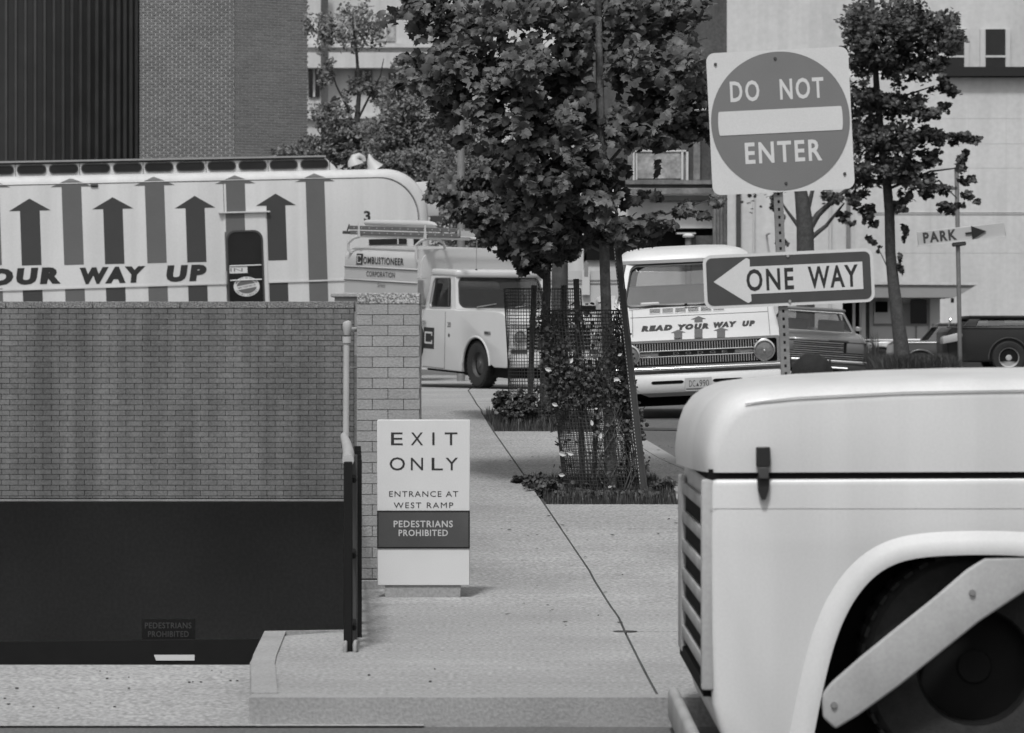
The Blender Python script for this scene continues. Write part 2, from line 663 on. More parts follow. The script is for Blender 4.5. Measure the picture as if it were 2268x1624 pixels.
JP = [ghit(a, b) for a, b in ((1038, 865), (1048, 881), (1057, 896), (1068, 914), (1078, 930), (1090, 950), (1205, 1115), (1310, 1270), (1370, 1365), (1385, 1400), (1430, 1490), (1460, 1545))]
JP.sort(key=lambda v: v.y)


def jx(y):
    return float(np.interp(y, [v.y for v in JP], [v.x for v in JP]))


walk = bpy.data.objects.new('sidewalk', None)
rows = [16.1, 17.8, 19.7, 22.0, 24.6, 26.6, 28.4, 30.7, 33.2, 35.6, 37.9, 40.6, 43.6, 48, 53, 60, 68, 80]
mb = MB()
fine = sorted(set([16.1 + .5 * i for i in range(128)] + rows))
fine = [y for y in fine if y <= 80]
for a, b in zip(fine[:-1], fine[1:]):
    mb.quad((xl(a), a, g(a) - .015), (kx(a) - .02, a, g(a) - .015), (kx(b) - .02, b, g(b) - .015), (xl(b), b, g(b) - .015))
walk = mb.build('sidewalk', 'joint', kind='structure')


def strip(name, fl, fr, y0, y1, m, parent, top=0.0, th=.1, step=.5, kind=None):
    mb = MB()
    yy = [y0]
    while yy[-1] + step < y1:
        yy.append(yy[-1] + step)
    yy.append(y1)
    kk = sorted(set(yy + [a for a, _ in GT if y0 < a < y1]))
    n = len(kk)
    vs = []
    for y in kk:
        z = g(y) + top
        vs += [(fl(y), y, z), (fr(y), y, z), (fr(y), y, z - th), (fl(y), y, z - th)]
    fs = [(0, 1, 2, 3), (4 * n - 1, 4 * n - 2, 4 * n - 3, 4 * n - 4)]
    for i in range(n - 1):
        a = 4 * i
        for k in range(4):
            fs.append((a + k, a + (k + 1) % 4, a + 4 + (k + 1) % 4, a + 4 + k))
    mb.add(vs, fs)
    return mb.build(name, m, parent, kind)


def pit_r(y):
    return jx(y) + 1.12


for a, b in zip(rows[:-1], rows[1:]):
    gx, gy = .005, .003
    pit = (a in (28.4, 35.6))
    strip('slab', lambda y: xl(y), lambda y: jx(y) - gx * (1 + y / 25), a + gy, b - gy, 'walk', walk, th=.06 if b <= 19.7 else .04)
    if pit:
        strip('slab', lambda y: pit_r(y), lambda y: kx(y) - .17, a + gy, b - gy, 'walk', walk, th=.04)
    else:
        if a >= 24.6 or a < 22:
            strip('slab', lambda y: jx(y) + gx, lambda y: kx(y) - .17, a + gy, b - gy, 'walk', walk, top=random.uniform(-.002, .002), th=.04)
        else:
            strip('slab', lambda y: jx(y) + gx, lambda y: kx(y) - .17, a + gy, b - gy, 'walk', walk, th=.04)
strip('kerb', lambda y: kx(y) - .165, lambda y: kx(y), 16.1, 80, 'kerb', None, top=.002, th=.2, kind='structure')
strip('kerb', lambda y: xl(y), lambda y: xl(y) + .12, 16.1, 19.7, 'kerb', None, top=.012, th=.3, kind='structure')
mb = MB()
mb.box(-1.2, 15.95, -.3, 9.5, 16.1, .004)
mb.build('kerb', 'kerb', kind='structure')
# flat skid mark and oil spot on the joint
for (px, py, w, h) in ((1385, 1400, 27, 1.6), (1505, 1282, 18, 1.2), (1190, 1405, 22, 1.2)):
    a, b = ghit(px - w, py + h), ghit(px + w, py - h)
    if px != 1385:
        continue
    mb = MB()
    c = (a + b) / 2
    rx, ry = (b.x - a.x) / 2, (b.y - a.y) / 2
    mb.add([(c.x + rx * math.cos(t), c.y + ry * math.sin(t), g(c.y) + .004) for t in np.linspace(0, 6.28, 17)[:-1]], [tuple(range(16))])
    tag(mb.build('oil_stain', 'joint'), 'thin dark stain lying across the long sidewalk joint', 'stain')

for (y0, y1) in ((28.4, 30.7), (35.6, 37.9)):
    strip('tree_pit', lambda y: jx(y) + .01, lambda y: pit_r(y) - .01, y0 + .01, y1 - .01, 'soil', None, top=-.012, th=.1, kind='structure')

# parking lot left of the sidewalk, far beyond the ramp
grid_sheet('parking_lot', [-60, -9, XW * 43.6], [43.62, 45, 50, 59, 66, 80], lambda y: g(y), 'walk')

# ramp floor, retaining wall, garage under the lot
mb = MB()
ry = [(15.9, -.12), (16.1, -.11), (17.0, -.05), (17.75, -.012), (18.3, -.06), (20, -.3), (24, -.8), (43, -3.1), (75, -3.1)]
for (a, za), (b, zb) in zip(ry[:-1], ry[1:]):
    mb.quad((-9, a, za), (-.4, a, za), (-.4, b, zb), (-9, b, zb))
mb.build('driveway_ramp', 'walk', kind='structure')
strip_z = [(x_, y_) for x_, y_ in ((-1.2, 16.1), (-1.33, 17.8))]
mb = MB().box(-1.26, 15.95, -.5, 1, 16.3, -.14)
mb.build('kerb_footing', 'concrete', kind='structure')
mb = MB()
pl = [(-1.2, 16.0), (-1.22, 16.3), (-1.34, 17.85), (-1.39, 19.66), (XW * 19.66, 19.66), (XW * 21.5, 21.5), (XW * 23.5, 23.5), (XW * 38.5, 38.5), (XW * 43.58, 43.58)]
n = len(pl)
mb.add([(x, y, -4) for x, y in pl] + [(x, y, g(y) - .012) for x, y in pl] + [(x + .1, y + (.1 if i < 5 and i > 1 else 0), g(y) - .02) for i, (x, y) in enumerate(pl)],
       [(i, i + 1, n + i + 1, n + i) for i in range(n - 1)] + [(n + i, n + i + 1, 2 * n + i + 1, 2 * n + i) for i in range(n - 1)])
mb.build('retaining_wall', 'concrete', kind='structure')
mb = MB()
mb.box(-9.3, 17.8, -4, -9, 43.6, 0)
mb.build('retaining_wall', 'concrete', kind='structure')
gar = MB()
gar.box(-16, 43.95, -.34, 6, 76, -.05)      # ceiling slab
MB().box(-15.9, 50.5, -3.3, 5.9, 50.8, -.36).build('garage_wall', 'garagewall', kind='structure')
gar.box(-16.2, 44, -4, -16, 75, -.3)
gar.box(6, 44, -4, 6.2, 75, -.3)
gar.build('garage', 'darkconc', kind='structure')

# low black board across the garage with its dark sign
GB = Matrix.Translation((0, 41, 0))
bar = thing('ramp_board', 'low black board across the dark garage entrance below the brick wall', 'barrier', GB)
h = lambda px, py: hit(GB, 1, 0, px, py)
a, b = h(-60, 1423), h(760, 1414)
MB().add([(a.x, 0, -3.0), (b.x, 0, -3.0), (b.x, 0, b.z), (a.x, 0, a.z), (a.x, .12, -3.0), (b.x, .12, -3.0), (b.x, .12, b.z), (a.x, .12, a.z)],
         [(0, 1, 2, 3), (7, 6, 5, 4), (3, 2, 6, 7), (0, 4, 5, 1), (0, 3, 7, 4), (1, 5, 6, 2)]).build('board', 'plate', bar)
a, b, c, d = h(346, 1463), h(431, 1463), h(431, 1450.5), h(341, 1450.5)
MB().add([(a.x, -.012, a.z), (b.x, -.012, b.z), (c.x, -.012, c.z), (d.x, -.012, d.z), (a.x, -.001, a.z), (b.x, -.001, b.z), (c.x, -.001, c.z), (d.x, -.001, d.z)],
         [(0, 1, 2, 3), (7, 6, 5, 4), (3, 2, 6, 7), (0, 4, 5, 1), (0, 3, 7, 4), (1, 5, 6, 2)]).build('lit_patch_panel', 'signwhite', bar)  # white plate added in place of a lit patch of ramp floor
GS = Matrix.Translation((0, 41.25, 0))
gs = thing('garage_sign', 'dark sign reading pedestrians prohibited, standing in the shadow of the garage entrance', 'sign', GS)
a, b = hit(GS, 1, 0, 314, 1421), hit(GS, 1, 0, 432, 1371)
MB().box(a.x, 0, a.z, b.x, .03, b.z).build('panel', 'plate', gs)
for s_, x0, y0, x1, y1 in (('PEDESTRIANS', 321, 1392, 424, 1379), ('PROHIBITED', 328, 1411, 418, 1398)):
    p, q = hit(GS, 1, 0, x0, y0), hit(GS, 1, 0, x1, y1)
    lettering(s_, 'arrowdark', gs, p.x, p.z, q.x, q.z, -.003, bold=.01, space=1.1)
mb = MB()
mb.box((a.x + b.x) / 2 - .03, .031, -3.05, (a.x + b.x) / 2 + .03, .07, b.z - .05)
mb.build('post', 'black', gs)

# ------------------------------------------------------------------ brick wall over the ramp
WY = 43.6
wall = thing('brick_wall', 'long stained brick wall over the garage ramp with a pebbled coping', 'wall', Matrix.Translation((0, WY, 0)))
sw = WY / F
zt, zb = EYE + (HY - 676) * sw, EYE - (1108 - HY) * sw
MB().box(-9, .012, zb, XW * WY, .32, zt - .01).build('mortar', 'mortarw', wall)
bricks(wall, None, -7.4, XW * WY - .004, zb + .02, zt - .045, .2068, .0668, .0068, .012, 'brickw')
nc = 5
w_ = (7.4 + XW * WY) / nc
for i in range(nc):
    x0 = -7.4 + w_ * i
    MB().box(x0 + .003, -.02, zt - .04, x0 + w_ - .003, .36, zt + .045).build('coping_stone', 'aggrd', wall, bevel=.006, seg=1)
MB().box(-9, -.012, zb - .012, XW * WY, .32, zb + .014).build('lintel_edge', 'concrete', wall)
# side parapet between pillar and wall
sp = MB()
x0, x1 = XW * 23.3, XW * 43.59
sp.add([(x0, 23.3, -1), (x0 + .26, 23.3, -1), (x1 + .26, 43.59, -1), (x1, 43.59, -1), (x0, 23.3, 1.55), (x0 + .26, 23.3, 1.55), (x1 + .26, 43.59, 2.05), (x1, 43.59, 2.05)],
       [(0, 3, 2, 1), (4, 5, 6, 7), (0, 1, 5, 4), (1, 2, 6, 5), (2, 3, 7, 6), (3, 0, 4, 7)])
tag(sp.build('parapet_wall', 'brickw'), 'brick parapet running back from the pillar along the ramp edge', 'wall')
# capped concrete block behind the wall
B = Matrix.Translation((0, 46.5, 0))
a, b = hit(B, 1, 0, 741, 690), hit(B, 1, 0, 792, 650)
cb = thing('utility_block', 'small grey concrete block with a pale cap just behind the end of the brick wall', 'block', Matrix.Translation((a.x, 46.5, g(46.5))))
zz = b.z - g(46.5)
MB().box(0, 0, 0, b.x - a.x, .4, zz - .05).build('block_body', 'concrete', cb)
MB().box(-.05, -.04, zz - .049, b.x - a.x + .02, .44, zz).build('cap', 'kerb', cb, bevel=.008, seg=1)

# ------------------------------------------------------------------ pillar
PY = 22.8
sp_ = F / PY
px0, px1 = (790 - CX) / sp_, (930 - CX) / sp_
pz1 = EYE + (HY - 649) / sp_
pil = thing('brick_pillar', 'square pale brick pillar with a pebbled cap behind the exit sign', 'pillar', Matrix.Translation((0, PY, 0)))
MB().box(px0 + .006, .012, .0, px1 - .006, .40, pz1 - .072).build('mortar', 'mortarp', pil)
bricks(pil, None, px0, px1, .088, pz1 - .075, .2042, .0689, .0042, .012, 'brickp', name='brick')
# side bricks so that the pillar is solid from the side as well
for sx, xx in ((-1, px0), (1, px1)):
    e = bpy.data.objects.new('side_brickwork', MB().box(min(xx, xx - sx * .01), .008, .088, max(xx, xx - sx * .01), .405, pz1 - .075).mesh('side_brickwork'))
    COL.objects.link(e)
    e.parent = pil
    e.data.materials.append(M['brickp'])
MB().box(px0 + .002, -.004, pz1 - .072, px1 - .001, .412, pz1).build('cap', 'aggr', pil, bevel=.004, seg=1)
MB().box(px0 - .004, -.03, -.03, px1 + .004, .43, .086).build('plinth', 'kerb', pil, bevel=.006, seg=1)

# ------------------------------------------------------------------ guard rail and pipe at the pillar
gr = thing('ramp_guard', 'dark steel guard rail ending in a post at the ramp edge beside the pillar', 'guard rail', Matrix.Identity(4))


def rp(px, py, d):
    return tuple(xyz(px, py, d))


y0, y1 = 18.4, 22.5
xa, xb = (761 - CX) / F * y0, (780 - CX) / F * y0
MB().box(xa, y0, -.01, xb, y0 + .06, 1.0).build('end_post', 'plate', gr, bevel=.004, seg=1)
xa2, xb2 = (781 - CX) / F * 18.9, (790 - CX) / F * 18.9
MB().box(xa2, 18.9, -.01, xb2, 18.98, 1.02).build('rear_post', 'steeldark', gr, bevel=.003, seg=1)
mb = MB()
for k in range(1, 5):
    yy = y0 + .9 * k
    mb2 = MB().box(XW * yy - .0, yy, -.01, XW * yy + .04, yy + .04, .98)
    mb2.build('baluster', 'plate', gr)
for zz in (.12, .5, .9):
    MB().tube([(XW * y0 - .005, y0 + .06, zz), (XW * y1 - .02, y1, zz)], .016, 6).build('rail', 'plate', gr)
MB().tube([rp(771, 1020, 18.42), rp(772, 1003, 19.2), rp(768, 985, 20.6), rp(762, 966, 22.5)], [.031, .031, .029, .024], 12).build('top_rail', 'pipe', gr, smooth=True)
for px in (764, 786):
    MB().box((px - 4 - CX) / F * 18.36, 18.34, -.005, (px + 5 - CX) / F * 18.36, 18.46, .06).build('foot_plate', 'kerb', gr, bevel=.012, seg=2)

pp = thing('vent_pipe', 'pale vertical pipe with a rounded head fixed to the left side of the pillar', 'pipe', Matrix.Identity(4))
MB().tube([rp(766.5, 966, 22.7), rp(767.5, 752, 22.7)], .0205, 14).build('pipe', 'pipe', pp, smooth=True)
MB().tube([rp(768, 760, 22.7), rp(768, 746, 22.7)], .0285, 14).build('collar', 'pipe', pp, smooth=True)
MB().tube([rp(768, 742, 22.7), rp(768.5, 735, 22.7), rp(769, 726, 22.7), rp(769, 717, 22.7), rp(768.5, 713, 22.7), rp(768, 711, 22.7)], [.018, .024, .029, .030, .026, .012], 14).build('head', 'pipe', pp, smooth=True)
for (py, r) in ((730, .016), (815, .008), (1037, .008)):
    MB().tube([rp(773, py, 22.75), rp(790, py, 22.85)], r, 10).build('bracket', 'pipe', pp, smooth=True)
    MB().tube([rp(776, py, 22.75), rp(778, py, 22.75)], r * 1.5, 10).build('flange', 'pipe', pp, smooth=True)

# ------------------------------------------------------------------ exit sign
EY = 22.2
se = F / EY
es = thing('exit_sign', 'pale upright board sign reading exit only, standing on the sidewalk before the brick pillar', 'sign', Matrix.Translation(((938 - CX) / se, EY, 0)))


def ez(py):
    return EYE - (py - HY) / se


def ex(px):
    return (px - 938) / se


MB().box(ex(835.5), 0, ez(1297), ex(1040.5), .11, ez(930)).build('panel', 'signwhite', es, bevel=.004, seg=1)
MB().box(ex(852), .012, -.01, ex(1020), .098, ez(1297)).build('base', 'kerb', es, bevel=.004, seg=1)
MB().box(ex(835.2), -.006, ez(1215), ex(1040.8), -.0005, ez(1131)).build('band_border', 'black', es)
m_ = mat('band_panel', 0.065, 0.35, 0.35, 1.6, 0.05, 120)
MB().box(ex(838.5), -.011, ez(1211.5), ex(1037.5), -.0065, ez(1135)).build('band', m_, es)
for (t, x0, x1, y0, y1, b, sp, m_) in (
        ('E', 866, 892, 958, 986, .002, 1, 'letterdark'), ('X', 910, 937, 958, 986, .002, 1, 'letterdark'),
        ('I', 957.5, 962.5, 958, 986, 0, 1, 'letterdark'), ('T', 985, 1013, 958, 986, .002, 1, 'letterdark'),
        ('O', 863, 897, 1013, 1042, .002, 1, 'letterdark'), ('N', 910, 937, 1014, 1041.5, .002, 1, 'letterdark'),
        ('L', 956, 981, 1014, 1041.5, .002, 1, 'letterdark'), ('Y', 987, 1014, 1014, 1041.5, .002, 1, 'letterdark'),
        ('ENTRANCE AT', 862, 1015, 1088, 1100.5, -.002, 1.15, 'letterdark'), ('WEST RAMP', 872, 1004, 1113, 1125.5, -.002, 1.2, 'letterdark'),
        ('PEDESTRIANS', 872, 1003, 1153, 1168, .018, 1.12, 'letterlight'), ('PROHIBITED', 883, 992, 1173, 1187.5, .018, 1.12, 'letterlight')):
    lettering(t, m_, es, ex(x0), ez(y1), ex(x1), ez(y0), -.013 if m_ == 'letterlight' else -.002, bold=b, space=sp)

# ------------------------------------------------------------------ sign post with DO NOT ENTER and ONE WAY
DY = 18.75
sd = F / DY
post = thing('sign_post', 'perforated steel channel post leaning right, carrying the two traffic signs', 'post',
             Matrix.Translation(((1766 - CX) / sd, DY, 0)) @ Matrix.Rotation(rad(-2.4), 4, 'Y'))
PH = 3.155
mb = MB()
hw = .0245
mb.box(-hw, 0, -.02, -.006, .006, PH)
mb.box(.006, 0, -.02, hw, .006, PH)
z = 0
while z < PH:
    mb.box(-.006, .0005, z, .006, .0055, min(z + .026, PH))
    z += .042
mb.build('channel_face', 'steel', post)
MB().box(-hw, .0065, -.02, -hw + .006, .04, PH).box(hw - .006, .0065, -.02, hw, .04, PH).build('channel_flange', 'steel', post)
MB().box(-hw + .007, .034, -.02, hw - .007, .039, PH).build('channel_back', 'steeldark', post)

c = xyz(1728, 268.5, DY)
T = Matrix.Translation((c.x, DY - .012, c.z)) @ Matrix.Rotation(rad(-2.85), 4, 'Y')
dn = thing('do_not_enter_sign', 'square pale sign with a grey disc reading do not enter, above the one way sign', 'traffic sign', T)
h_ = .381
MB().prism(rrect(-h_, -h_, h_, h_, .045), 1, -.004, 0).build('panel', 'signwhite', dn)
MB().lathe((0, 0, 0), 'y', [(0.0001, -.0062), (.372, -.0062), (.372, -.0045)], 72).build('disc', 'signgrey', dn)
arc = [(.327 + .007 * math.cos(t), .064 * math.sin(t)) for t in np.linspace(-1.57, 1.57, 7)]
MB().prism([(a - 0, b) for a, b in arc] + [(-a, -b) for a, b in arc], 1, -.0085, -.0066).build('bar', 'signwhite', dn)
lettering('DO', 'signwhite', dn, -.262, .112, -.105, .225, -.0068, bold=.022, space=1.22)
lettering('NOT', 'signwhite', dn, .005, .112, .240, .225, -.0068, bold=.022, space=1.2)
lettering('ENTER', 'signwhite', dn, -.198, -.222, .214, -.108, -.0068, bold=.022, space=1.2)
for x, z in ((-.012, .335), (.013, -.335), (-.333, .32), (.33, -.3)):
    MB().lathe((x, 0, z), 'y', [(.0001, -.012), (.007, -.012), (.009, -.0065)], 10).build('bolt', 'steeldark', dn, smooth=True)

c = xyz(1746.5, 617.5, DY)
T = Matrix.Translation((c.x, DY - .012, c.z)) @ Matrix.Rotation(rad(-2.6), 4, 'Y')
ow = thing('one_way_sign', 'long black sign with a white arrow reading one way, on the leaning post', 'traffic sign', T)
MB().prism(rrect(-.457, -.1445, .457, .1445, .045), 1, -.004, 0).build('panel', 'signwhite', ow)
MB().prism(rrect(-.440, -.1275, .440, .1275, .032), 1, -.0060, -.0044).build('field', 'signblack', ow)
d1 = 1 / sd


def oz(px, py):
    dx, dz = (px - 1746.5) * d1, -(py - 617.5) * d1
    a = rad(2.6)
    return (dx * math.cos(a) + dz * math.sin(a), -dx * math.sin(a) + dz * math.cos(a))


tip = oz(1580, 625)
mb = MB()
mb.prism([tip, (-.238, -.112), (-.222, -.121), (-.205, -.112), (-.206, -.078), (-.206, .078), (-.205, .112), (-.222, .121), (-.238, .112)][::-1], 1, -.0082, -.0064)
mb.box(-.206, -.0082, -.0735, .397, -.0064, .0735)
mb.build('arrow', 'signwhite', ow)
lettering('ONE', 'letterdark', ow, -.228, -.06, .026, .06, -.0086, bold=.024, space=1.2)
lettering('WAY', 'letterdark', ow, .103, -.06, .372, .06, -.0086, bold=.024, space=1.15)
for z in (.122, -.122):
    MB().lathe((.0, 0, z), 'y', [(.0001, -.012), (.007, -.012), (.009, -.0063)], 10).build('bolt', 'chromedull', ow, smooth=True)


# ------------------------------------------------------------------ vehicle helpers
def wheel(parent, c, axis, r, w, rimr=.62, rimm='rim', side=-1, tread=0):
    """tyre centred at c; side = direction of the outer face along the axis"""
    t = MB().lathe(c, axis, [(r * rimr, side * w * .42), (r * .80, side * w * .52), (r * .93, side * w * .5), (r, side * w * .36), (r, -side * w * .36),
                             (r * .93, -side * w * .5), (r * rimr, -side * w * .45)], 36)
    t = t.build('tyre', 'rubber', parent, smooth=True)
    MB().lathe(c, axis, [(.0001, side * w * .34), (r * .14, side * w * .34), (r * .16, side * w * .28), (r * .3, side * w * .22), (r * .5, side * w * .12),
                         (r * rimr * .93, side * w * .2), (r * rimr * .97, side * w * .40), (r * (rimr + .02), side * w * .42)], 28).build('rim', rimm, t, smooth=True)
    if tread:
        mb = MB()
        for k in range(tread):
            a = 2 * math.pi * k / tread
            for s_ in (-1, 1):
                u, v = math.cos(a) * (r + .006), math.sin(a) * (r + .006)
                du, dv = -math.sin(a) * r * .045, math.cos(a) * r * .045
                y = s_ * w * .28
                pts = []
                for (k1, k2) in ((-1, -1), (1, -1), (1, 1), (-1, 1)):
                    pts.append((u + du * k1, y + k2 * w * .2, v + dv * k1))
                inn = [(p[0] * .97, p[1], p[2] * .97) for p in pts]
                q = [Vector(c) + Vector(p if axis == 'y' else (p[1], p[0], p[2])) for p in pts + inn]
                mb.add(q, [(0, 1, 2, 3), (0, 4, 5, 1), (1, 5, 6, 2), (2, 6, 7, 3), (3, 7, 4, 0)])
        mb.build('tread_blocks', 'rubber', t, kind='stuff')
    return t


def panel_window(parent, quad, ins, m, glass, name='window', r=.18, depth=.03, frame=True, sub=None, trim=None):
    """quad = bottom-left, bottom-right, top-right, top-left (outer side faces the viewer): pillar ring with a glass pane"""
    A, B, C_, D = [Vector(q) for q in quad]
    nrm = (B - A).cross(D - A).normalized()

    def P(u, v, o=0.0):
        return A * (1 - u) * (1 - v) + B * u * (1 - v) + C_ * u * v + D * (1 - u) * v - nrm * o
    u0, u1, v0, v1 = ins
    ww, hh = (B - A).length, (D - A).length
    inner = []
    ru, rv = r * min(ww, hh) / ww, r * min(ww, hh) / hh
    for cu, cv, a0 in ((u1 - ru, v0 + rv, -90), (u1 - ru, v1 - rv, 0), (u0 + ru, v1 - rv, 90), (u0 + ru, v0 + rv, 180)):
        for k in range(6):
            a = rad(a0 + 90 * k / 5)
            inner.append((cu + ru * math.cos(a), cv + rv * math.sin(a)))
    outer = []
    cu, cv = (u0 + u1) / 2, (v0 + v1) / 2
    for (u, v) in inner:
        du, dv = u - cu, v - cv
        k = min((1 - cu) / du if du > 1e-6 else 1e9, -cu / du if du < -1e-6 else 1e9, (1 - cv) / dv if dv > 1e-6 else 1e9, -cv / dv if dv < -1e-6 else 1e9)
        outer.append((cu + du * k, cv + dv * k))
    # snap the outline to the corners
    for uc, vc in ((0, 0), (1, 0), (1, 1), (0, 1)):
        i = min(range(len(outer)), key=lambda i: (outer[i][0] - uc) ** 2 + (outer[i][1] - vc) ** 2)
        outer[i] = (uc, vc)
    n = len(inner)
    vs = [P(*p) for p in outer] + [P(*p) for p in inner] + [P(p[0], p[1], depth) for p in inner]
    fs = []
    for i in range(n):
        j = (i + 1) % n
        fs += [(i, j, n + j, n + i), (n + i, n + j, 2 * n + j, 2 * n + i)]
    if frame:
        MB().add(vs, fs).build('window_frame', m, parent)
    if trim:
        MB().tube([P(p[0], p[1], -.004) for p in inner + inner[:1]], .011, 6, cap=False).build('window_trim', trim, parent, smooth=True)
    return MB().add([P(p[0], p[1], depth * .9) for p in inner], [tuple(range(n))]).build(name, glass, parent)


def loft_y(prof, ys_, f=None):
    """profile in xz repeated at several y with a shrink function -> body"""
    mb = MB()
    n = len(prof)
    vs, fs = [], []
    for y in ys_:
        for p in prof:
            vs.append(f(p, y) if f else (p[0], y, p[1]))
    for i in range(len(ys_) - 1):
        for k in range(n):
            k2 = (k + 1) % n
            fs.append((i * n + k, i * n + k2, (i + 1) * n + k2, (i + 1) * n + k))
    fs.append(tuple(range(n - 1, -1, -1)))
    fs.append(tuple((len(ys_) - 1) * n + k for k in range(n)))
    mb.add(vs, fs)
    return mb


def arch(cx, cz, r, n=10, a0=200, a1=-20, sz=1.0):
    return [(cx + r * math.cos(rad(a0 + (a1 - a0) * k / n)), cz + sz * r * math.sin(rad(a0 + (a1 - a0) * k / n))) for k in range(n + 1)]


# ------------------------------------------------------------------ library trailer ("bookmobile")
BX = 65.5
BM = Matrix.Translation(((697 - CX) / F * BX, BX, EYE - .65 * BX / 63)) @ Matrix.Rotation(rad(18), 4, 'Z') @ Matrix.Rotation(rad(-2), 4, 'Y') @ Matrix.Scale(BX / 63, 4)
bus = thing('library_trailer', 'long white library trailer painted with grey upward arrows behind the brick wall', 'trailer', BM)
bh = lambda px, py: hit(BM, 1, 0, px, py)
ZT, XR, RR = 3.865, 2.33, .80


def outline(ins):
    R = RR - ins * .35
    fi = ins * 1.6
    cx, cz = XR - fi - R, ZT - ins - R
    pts = [(-9.5, .9), (-9.5, ZT - ins)]
    pts += [(cx + R * math.cos(rad(a)), cz + R * math.sin(rad(a))) for a in np.linspace(90, 0, 14)]
    pts += [(XR - fi, 1.6), (XR - fi * .9, .9)]
    return pts


levels = [(0, .165), (.010, .125), (.045, .075), (.12, .034), (.26, .010), (.6, 0), (1.9, 0), (2.24, .010), (2.38, .034), (2.455, .075), (2.49, .125), (2.5, .165)]
vs, fs = [], []
o0 = outline(0)
n = len(o0)
for (y, ins) in levels:
    vs += [(p[0], y, p[1]) for p in outline(ins)]
for i in range(len(levels) - 1):
    for k in range(n):
        fs.append((i * n + k, i * n + (k + 1) % n, (i + 1) * n + (k + 1) % n, (i + 1) * n + k))
fs += [tuple(range(n)), tuple((len(levels) - 1) * n + k for k in range(n))]
MB().add(vs, fs).build('body', 'buswhite', bus, smooth=True)


def roof_y(z):
    return float(np.interp(z, [ZT - .165, ZT - .125, ZT - .075, ZT - .034, ZT - .010], [0, .010, .045, .12, .26]))


def seam_pts(ins, y):
    return [(p[0], y, p[1]) for p in outline(ins)[1:-1]]


MB().tube(seam_pts(.165, -.003), .009, 6).build('roof_seam', 'chromedull', bus, smooth=True)
MB().tube(seam_pts(.175, -.001), .006, 4).build('roof_seam_gap', 'joint', bus)
# trim moulding, split by the door
tz = bh(300, 634).z
d0, d1_ = bh(497, 560).x, bh(592, 560).x
MB().box(-9.4, -.022, tz - .014, d0 - .01, -.001, tz + .014).build('side_moulding', 'buswhite', bus)
MB().box(d1_ + .01, -.022, tz - .014, XR - .3, -.001, tz + .014).build('side_moulding', 'buswhite', bus)
for px in (-60, 497, 950):
    pass
for px in (30, 497.5):
    x = bh(px, 500).x
    if px == 30:
        continue
    MB().box(x - .004, -.004, .95, x + .004, -.0005, 3.66).build('panel_seam', 'joint', bus)

# arrows
AW = .175


def arrow(pxc, top, head, bot, m, cut=None, low=None, hw=.37):
    a, b, c_ = bh(pxc, head), bh(pxc, top), bh(pxc, bot)
    x = (a.x + c_.x) / 2 * 0 + a.x
    zt_, zh = min(b.z, ZT - .02), a.z
    pts_h = []
    for k in range(9):
        t = k / 8
        pts_h.append((x + hw * (1 - t), zh + (zt_ - zh) * t))
    left = [(2 * x - p[0], p[1]) for p in pts_h[:-1]][::-1]
    poly = pts_h + left
    e = .003
    v2 = [(p[0], roof_y(p[1]) - e, p[1]) for p in poly]
    MB().add(v2, [tuple([i, i + 1, len(v2) - 2 - i + 0, len(v2) - 1 - i]) for i in range(0, len(pts_h) - 2)] + [(7, 8, 9)]).build('arrow_head', m, bus)
    segs = [(zh, bh(pxc, cut[0]).z), (bh(pxc, cut[1]).z, bot_z)] if cut else [(zh, bot_z)]
    for (z1, z0) in segs:
        MB().box(x - AW, -.003, z0, x + AW, -.0003, z1 if z1 < ZT - .165 else ZT - .165).build('arrow_shaft', m, bus)
        if z1 > ZT - .165:
            MB().quad((x - AW, -.003, ZT - .165), (x + AW, -.003, ZT - .165), (x + AW, roof_y(z1) - .003, z1), (x - AW, roof_y(z1) - .003, z1)).build('arrow_shaft', m, bus)


bot_z = 1.0
arrow(-24, 396, 416, 0, 'arrowgrey', (588, 640))
arrow(158, 394, 414, 0, 'arrowgrey', (587, 639))
arrow(342, 391, 411, 0, 'arrowgrey', (583, 635))
arrow(521, 388, 407, 0, 'arrowgrey', (470, 900))
arrow(697.5, 384, 402.5, 0, 'arrowgrey')
arrow(66, 440, 467, 0, 'arrowdark', (588, 640))
arrow(250, 437, 463, 0, 'arrowdark', (585, 637))
arrow(432, 434, 461, 0, 'arrowdark', (581, 633))
arrow(611, 429, 455.5, 0, 'arrowdark', (577, 627))
for (t, x0, x1, y0, y1, tilt) in (('YOUR', -78, 134, 594, 632, 0), ('WAY', 177, 323, 591, 628, 0), ('UP', 368, 458, 587, 624, 0)):
    a, b = bh(x0, (y0 + y1) / 2), bh(x1, (y0 + y1) / 2)
    za, zb_ = bh((x0 + x1) / 2, y1).z, bh((x0 + x1) / 2, y0).z
    lettering(t, 'letterdark', bus, a.x, za, b.x, zb_, -.004, bold=.075, space=1.3, shear=.12)
a, b = bh(806, 490), bh(820, 467)
lettering('3', 'letterdark', bus, a.x, a.z, b.x, b.z, -.004, bold=.03)

